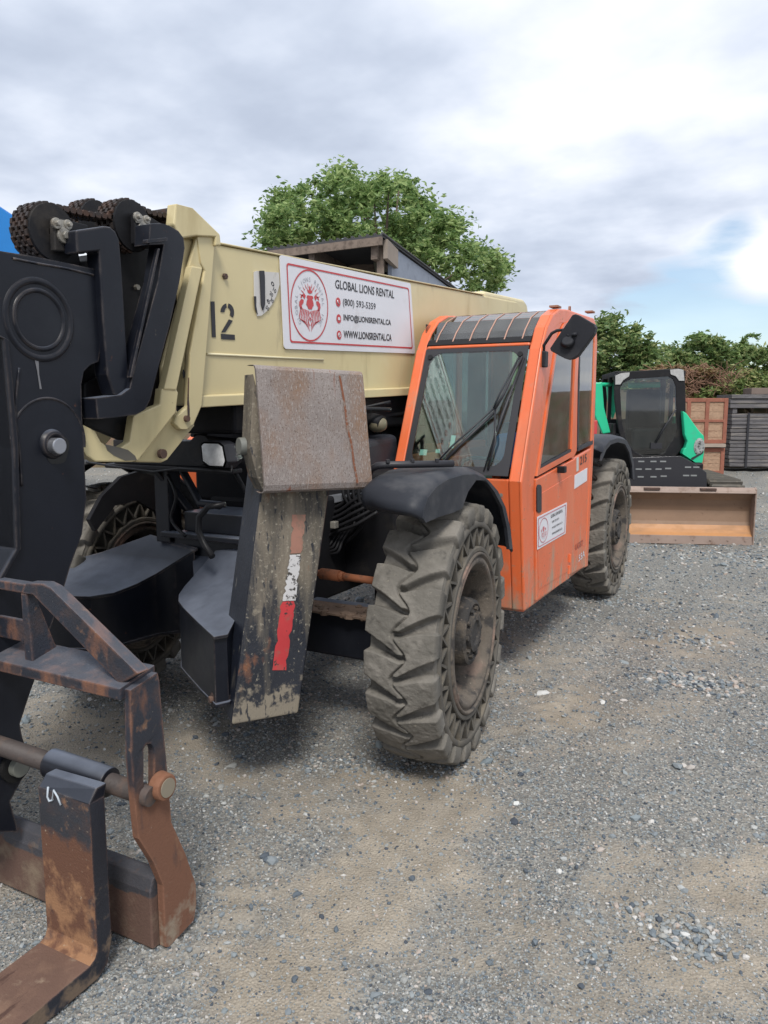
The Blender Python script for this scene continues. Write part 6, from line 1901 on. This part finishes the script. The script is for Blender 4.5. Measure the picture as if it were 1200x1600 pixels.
# ---------------- trees and shrubs
def leaves(cl, n, size, seed, flat=.5):
    """cl: array of clump centres+radii (k,4)"""
    rg = np.random.default_rng(seed)
    w = cl[:, 3] ** 2; idx = rg.choice(len(cl), n, p=w / w.sum())
    d = rg.normal(size=(n, 3)); d /= np.linalg.norm(d, axis=1)[:, None]
    rad = cl[idx, 3] * np.minimum(np.abs(rg.normal(0, .62, n)), 1.3)
    c = cl[idx, :3] + d * rad[:, None] * np.array([1, 1, .8])
    a = rg.normal(size=(n, 3)); a[:, 2] *= flat; a /= np.linalg.norm(a, axis=1)[:, None]
    b2 = np.cross(a, rg.normal(size=(n, 3))); b2 /= np.linalg.norm(b2, axis=1)[:, None]
    s = size * rg.uniform(.55, 1.35, n)
    a *= s[:, None]; b2 *= (s * .42)[:, None]
    up = np.cross(a, b2); up /= np.maximum(1e-6, np.linalg.norm(up, axis=1))[:, None]; up *= (s * .18)[:, None]
    V = np.stack([c - a, c + b2 + up, c + a, c - b2 + up], 1).reshape(-1, 3)
    i = np.arange(n)[:, None] * 4
    return V, np.concatenate([i + 0, i + 1, i + 2, i + 3], 1)


def tree_from(name, label, cat, outline, D, depth, nclump, rclump, nleaf, lsize, mt, base, seed, group=None, trunk_r=.25, gaps=(), limbs=10, shrink=.86):
    """outline: polygon of photo pixels the crown fills at distance D"""
    rr_ = random.Random(seed)
    cx_ = sum(p[0] for p in outline) / len(outline); cy_ = sum(p[1] for p in outline) / len(outline)
    if cat == 'shrub': shrink = .97
    outline = [(cx_ + (a - cx_) * (.93 if cat == 'tree' else 1.0), cy_ + (c - cy_) * shrink + (1 - shrink) * 20) for a, c in outline]
    xs = [p[0] for p in outline]; ys = [p[1] for p in outline]
    def inside(x, y):
        c = False; j = len(outline) - 1
        for i in range(len(outline)):
            xi_, yi = outline[i]; xj, yj = outline[j]
            if (yi > y) != (yj > y) and x < (xj - xi_) * (y - yi) / (yj - yi) + xi_: c = not c
            j = i
        return c
    root = worldroot(name, base); tag(root, label, cat, group)
    cl = []; g_ = 0
    while len(cl) < nclump and g_ < 90000:
        g_ += 1
        x, y = rr_.uniform(min(xs), max(xs)), rr_.uniform(min(ys), max(ys))
        if not inside(x, y): continue
        if any((x - gx_) ** 2 + (y - gy_) ** 2 < gr2 * gr2 for gx_, gy_, gr2 in gaps) and rr_.random() < .8: continue
        p = PD(x, y, D + rr_.uniform(-depth, depth)); r = rclump * rr_.choice((.45, .6, .8, 1.0, 1.5))
        if any((p - Vector(c[:3])).length < .62 * (r + c[3]) for c in cl) and rr_.random() < .6: continue
        cl.append((p.x, p.y, p.z, r))
    cl = np.array(cl)
    V, Fq = leaves(cl, nleaf, lsize, seed)
    mesh_np('crown', V, Fq, mt, root)
    tk = MB(); b0_ = Vector(base); top = Vector(cl[:, :3].mean(0)); top.z = cl[:, 2].min() * .5 + cl[:, 2].mean() * .5
    tk.tube([b0_, b0_ * .6 + top * .4, top], [trunk_r, trunk_r * .7, trunk_r * .4], 10)
    for k in range(min(limbs, len(cl))):
        c = Vector(cl[int(k * len(cl) / limbs)][:3]); s0_ = b0_ + (top - b0_) * rr_.uniform(.45, .9); md = (s0_ + c) / 2 + Vector((0, 0, -.3))
        tk.tube([s0_, md, c], [trunk_r * .35, trunk_r * .2, trunk_r * .06], 6)
    tk.build('trunk', M['bark'], root)
    return root


big = [(388, 362), (392, 335), (410, 315), (420, 292), (440, 285), (470, 268), (500, 262), (530, 255), (560, 262), (600, 262), (635, 262), (655, 268), (668, 298), (690, 312), (712, 330), (738, 355), (745, 378), (770, 398), (800, 408), (808, 425), (800, 462), (770, 468), (740, 466), (700, 450), (640, 400), (560, 385), (480, 385), (400, 382)]
gb_ = PD(600, 700, 34); tree_from('broadleaf_tree', 'large round-crowned green tree standing behind the open shed', 'tree', big, 34, 3.2, 330, .50, 33000, .135, M['leaf'], (gb_.x, gb_.y, 0), 5, trunk_r=.4, gaps=[(450, 352, 12), (500, 345, 11), (560, 330, 9), (480, 320, 8), (620, 330, 10), (690, 400, 10), (640, 352, 8), (720, 440, 8), (530, 300, 6), (590, 372, 9)], limbs=26)
sh = [('leafy_shrub', 'tall dense dark green shrub directly behind the cab and loader roof', [(925, 505), (938, 498), (962, 497), (985, 502), (1000, 515), (1018, 525), (1035, 545), (1040, 600), (1030, 640), (925, 640)], 26, M['leaf2'], 130, .30, 22000, 11),
      ('leafy_shrub', 'mid green shrub with drooping sprays above the red-framed crates', [(1030, 560), (1045, 548), (1075, 540), (1095, 524), (1120, 528), (1135, 545), (1140, 580), (1130, 612), (1060, 610), (1030, 600)], 28, M['leaf2'], 120, .28, 15000, 12),
      ('leafy_shrub', 'loose shrub with feathery twigs against the sky at the right edge', [(1135, 560), (1150, 535), (1165, 528), (1180, 548), (1200, 535), (1230, 545), (1240, 600), (1180, 605), (1140, 600)], 29, M['leaf2'], 80, .26, 9500, 13),
      ('bramble', 'low sprawling bramble with reddish dead stems behind the crates', [(1020, 575), (1080, 570), (1110, 575), (1130, 590), (1160, 590), (1150, 625), (1020, 640)], 24.5, M['leaf3'], 60, .25, 9000, 14),
      ('bramble', 'yellow green bramble draped over the bank behind the timber stacks', [(1100, 590), (1150, 582), (1200, 580), (1260, 580), (1260, 625), (1100, 625)], 24, M['leaf4'], 60, .25, 11000, 15)]
for nm, lb_, ol_, D, mt, nc, rc_, nl, sd_ in sh:
    cx = sum(p[0] for p in ol_) / len(ol_); g0_ = PD(cx, 700, D)
    tree_from(nm, lb_, 'shrub', ol_, D, 1.0, nc, rc_, nl, .10, mt, (g0_.x, g0_.y, .3), sd_, trunk_r=.07, limbs=12)
# single arching sprays
for (pts_, nl, sd_, lb_) in (([(1128, 560), (1120, 535), (1105, 526), (1088, 524), (1075, 528)], 260, 31, 'thin arching spray with sparse leaves above the middle shrub'),
                       ([(1150, 565), (1155, 540), (1168, 525), (1185, 524)], 220, 32, 'thin upright spray arching to the right against the sky')):
    cp = [PD(a, c, 27.5) for a, c in pts_]
    root = worldroot('bramble_shoot', tuple(cp[0])); tag(root, lb_, 'shoot')
    mb = MB(); mb.tube(cp, [.02, .017, .013, .01, .006][:len(cp)], 5); mb.build('stem', M['bark'], root)
    cl = []
    for i in range(len(cp) - 1):
        for k in range(6): q = cp[i] + (cp[i + 1] - cp[i]) * (k / 6); cl.append((q.x, q.y, q.z, .12))
    V, Fq = leaves(np.array(cl), nl, .09, sd_); mesh_np('foliage', V, Fq, M['leaf'], root)
# dark conifer-like mass low behind everything (ground bank and far thicket)
def bank(name, pts_px, D0, D1, m, kind='structure'):
    top = [PD(a, c, D0) for a, c in pts_px]
    vs = []; fs = []
    n = len(top)
    rows = 6
    for j in range(rows + 1):
        t_ = j / rows
        for i, p in enumerate(top):
            q = PD(pts_px[i][0], 700, D0 - 2.2 + 2.2 * t_ if t_ < 1 else D0)
            base_ = PD(pts_px[i][0], 700, D0 - 2.5)
            s_ = p.z * (math.sin(t_ * math.pi / 2)) * (1 + .1 * (vnoise(np.array([i * .9]), np.array([j * .9]), 3)[0] - .5)) - .05
            xy = base_ * (1 - t_) + p * t_
            vs.append((xy.x, xy.y, s_))
    for i, p in enumerate(top):
        q = PD(pts_px[i][0], 700, D1); vs.append((q.x, q.y, p.z * .9))
    for j in range(rows + 1):
        for i in range(n - 1): fs.append((j * n + i, j * n + i + 1, (j + 1) * n + i + 1, (j + 1) * n + i))
    mb = MB(); mb.add(vs, fs, True)
    o = mb.build(name, m); o['kind'] = kind
    return o


bank('earth_bank', [(-300, 612), (-100, 606), (100, 604), (300, 603), (500, 604), (700, 606), (850, 608), (950, 605), (1010, 600), (1060, 598), (1100, 602), (1150, 606), (1200, 604), (1300, 600), (1450, 600), (1600, 604)], 25.5, 60, M['earth'])
# dead stems in front of the bank
ds_ = MB(); rr_ = random.Random(9)
for k in range(260):
    a = rr_.uniform(1025, 1150); c = rr_.uniform(585, 622)
    p = PD(a, c, 23.6 + rr_.uniform(-.3, .3)); q = p + Vector((rr_.uniform(-.5, .5), rr_.uniform(-.2, .2), rr_.uniform(-.05, .45)))
    ds_.tube([p, (p + q) / 2 + Vector((0, 0, .08)), q], rr_.uniform(.006, .016), 4, caps=False)
o = ds_.build('dead_stems', M['dead']); tag(o, 'tangle of dry reddish bramble stems behind the crates', 'dead stems', kind='stuff')
# far hedge that closes the yard on the left, mostly behind the machine
hz = []
rr_ = random.Random(4)
for k in range(150):
    a = rr_.uniform(-250, 930); p = PD(a, rr_.uniform(585, 640), 27 + rr_.uniform(-1, 1)); hz.append((p.x, p.y, max(p.z, .5), rr_.uniform(.5, .9)))
V, Fq = leaves(np.array(hz), 30000, .13, 21); o = mesh_np('thicket', V, Fq, M['leaf2']); tag(o, 'far dark thicket along the yard edge behind the telehandler', 'thicket', kind='stuff')
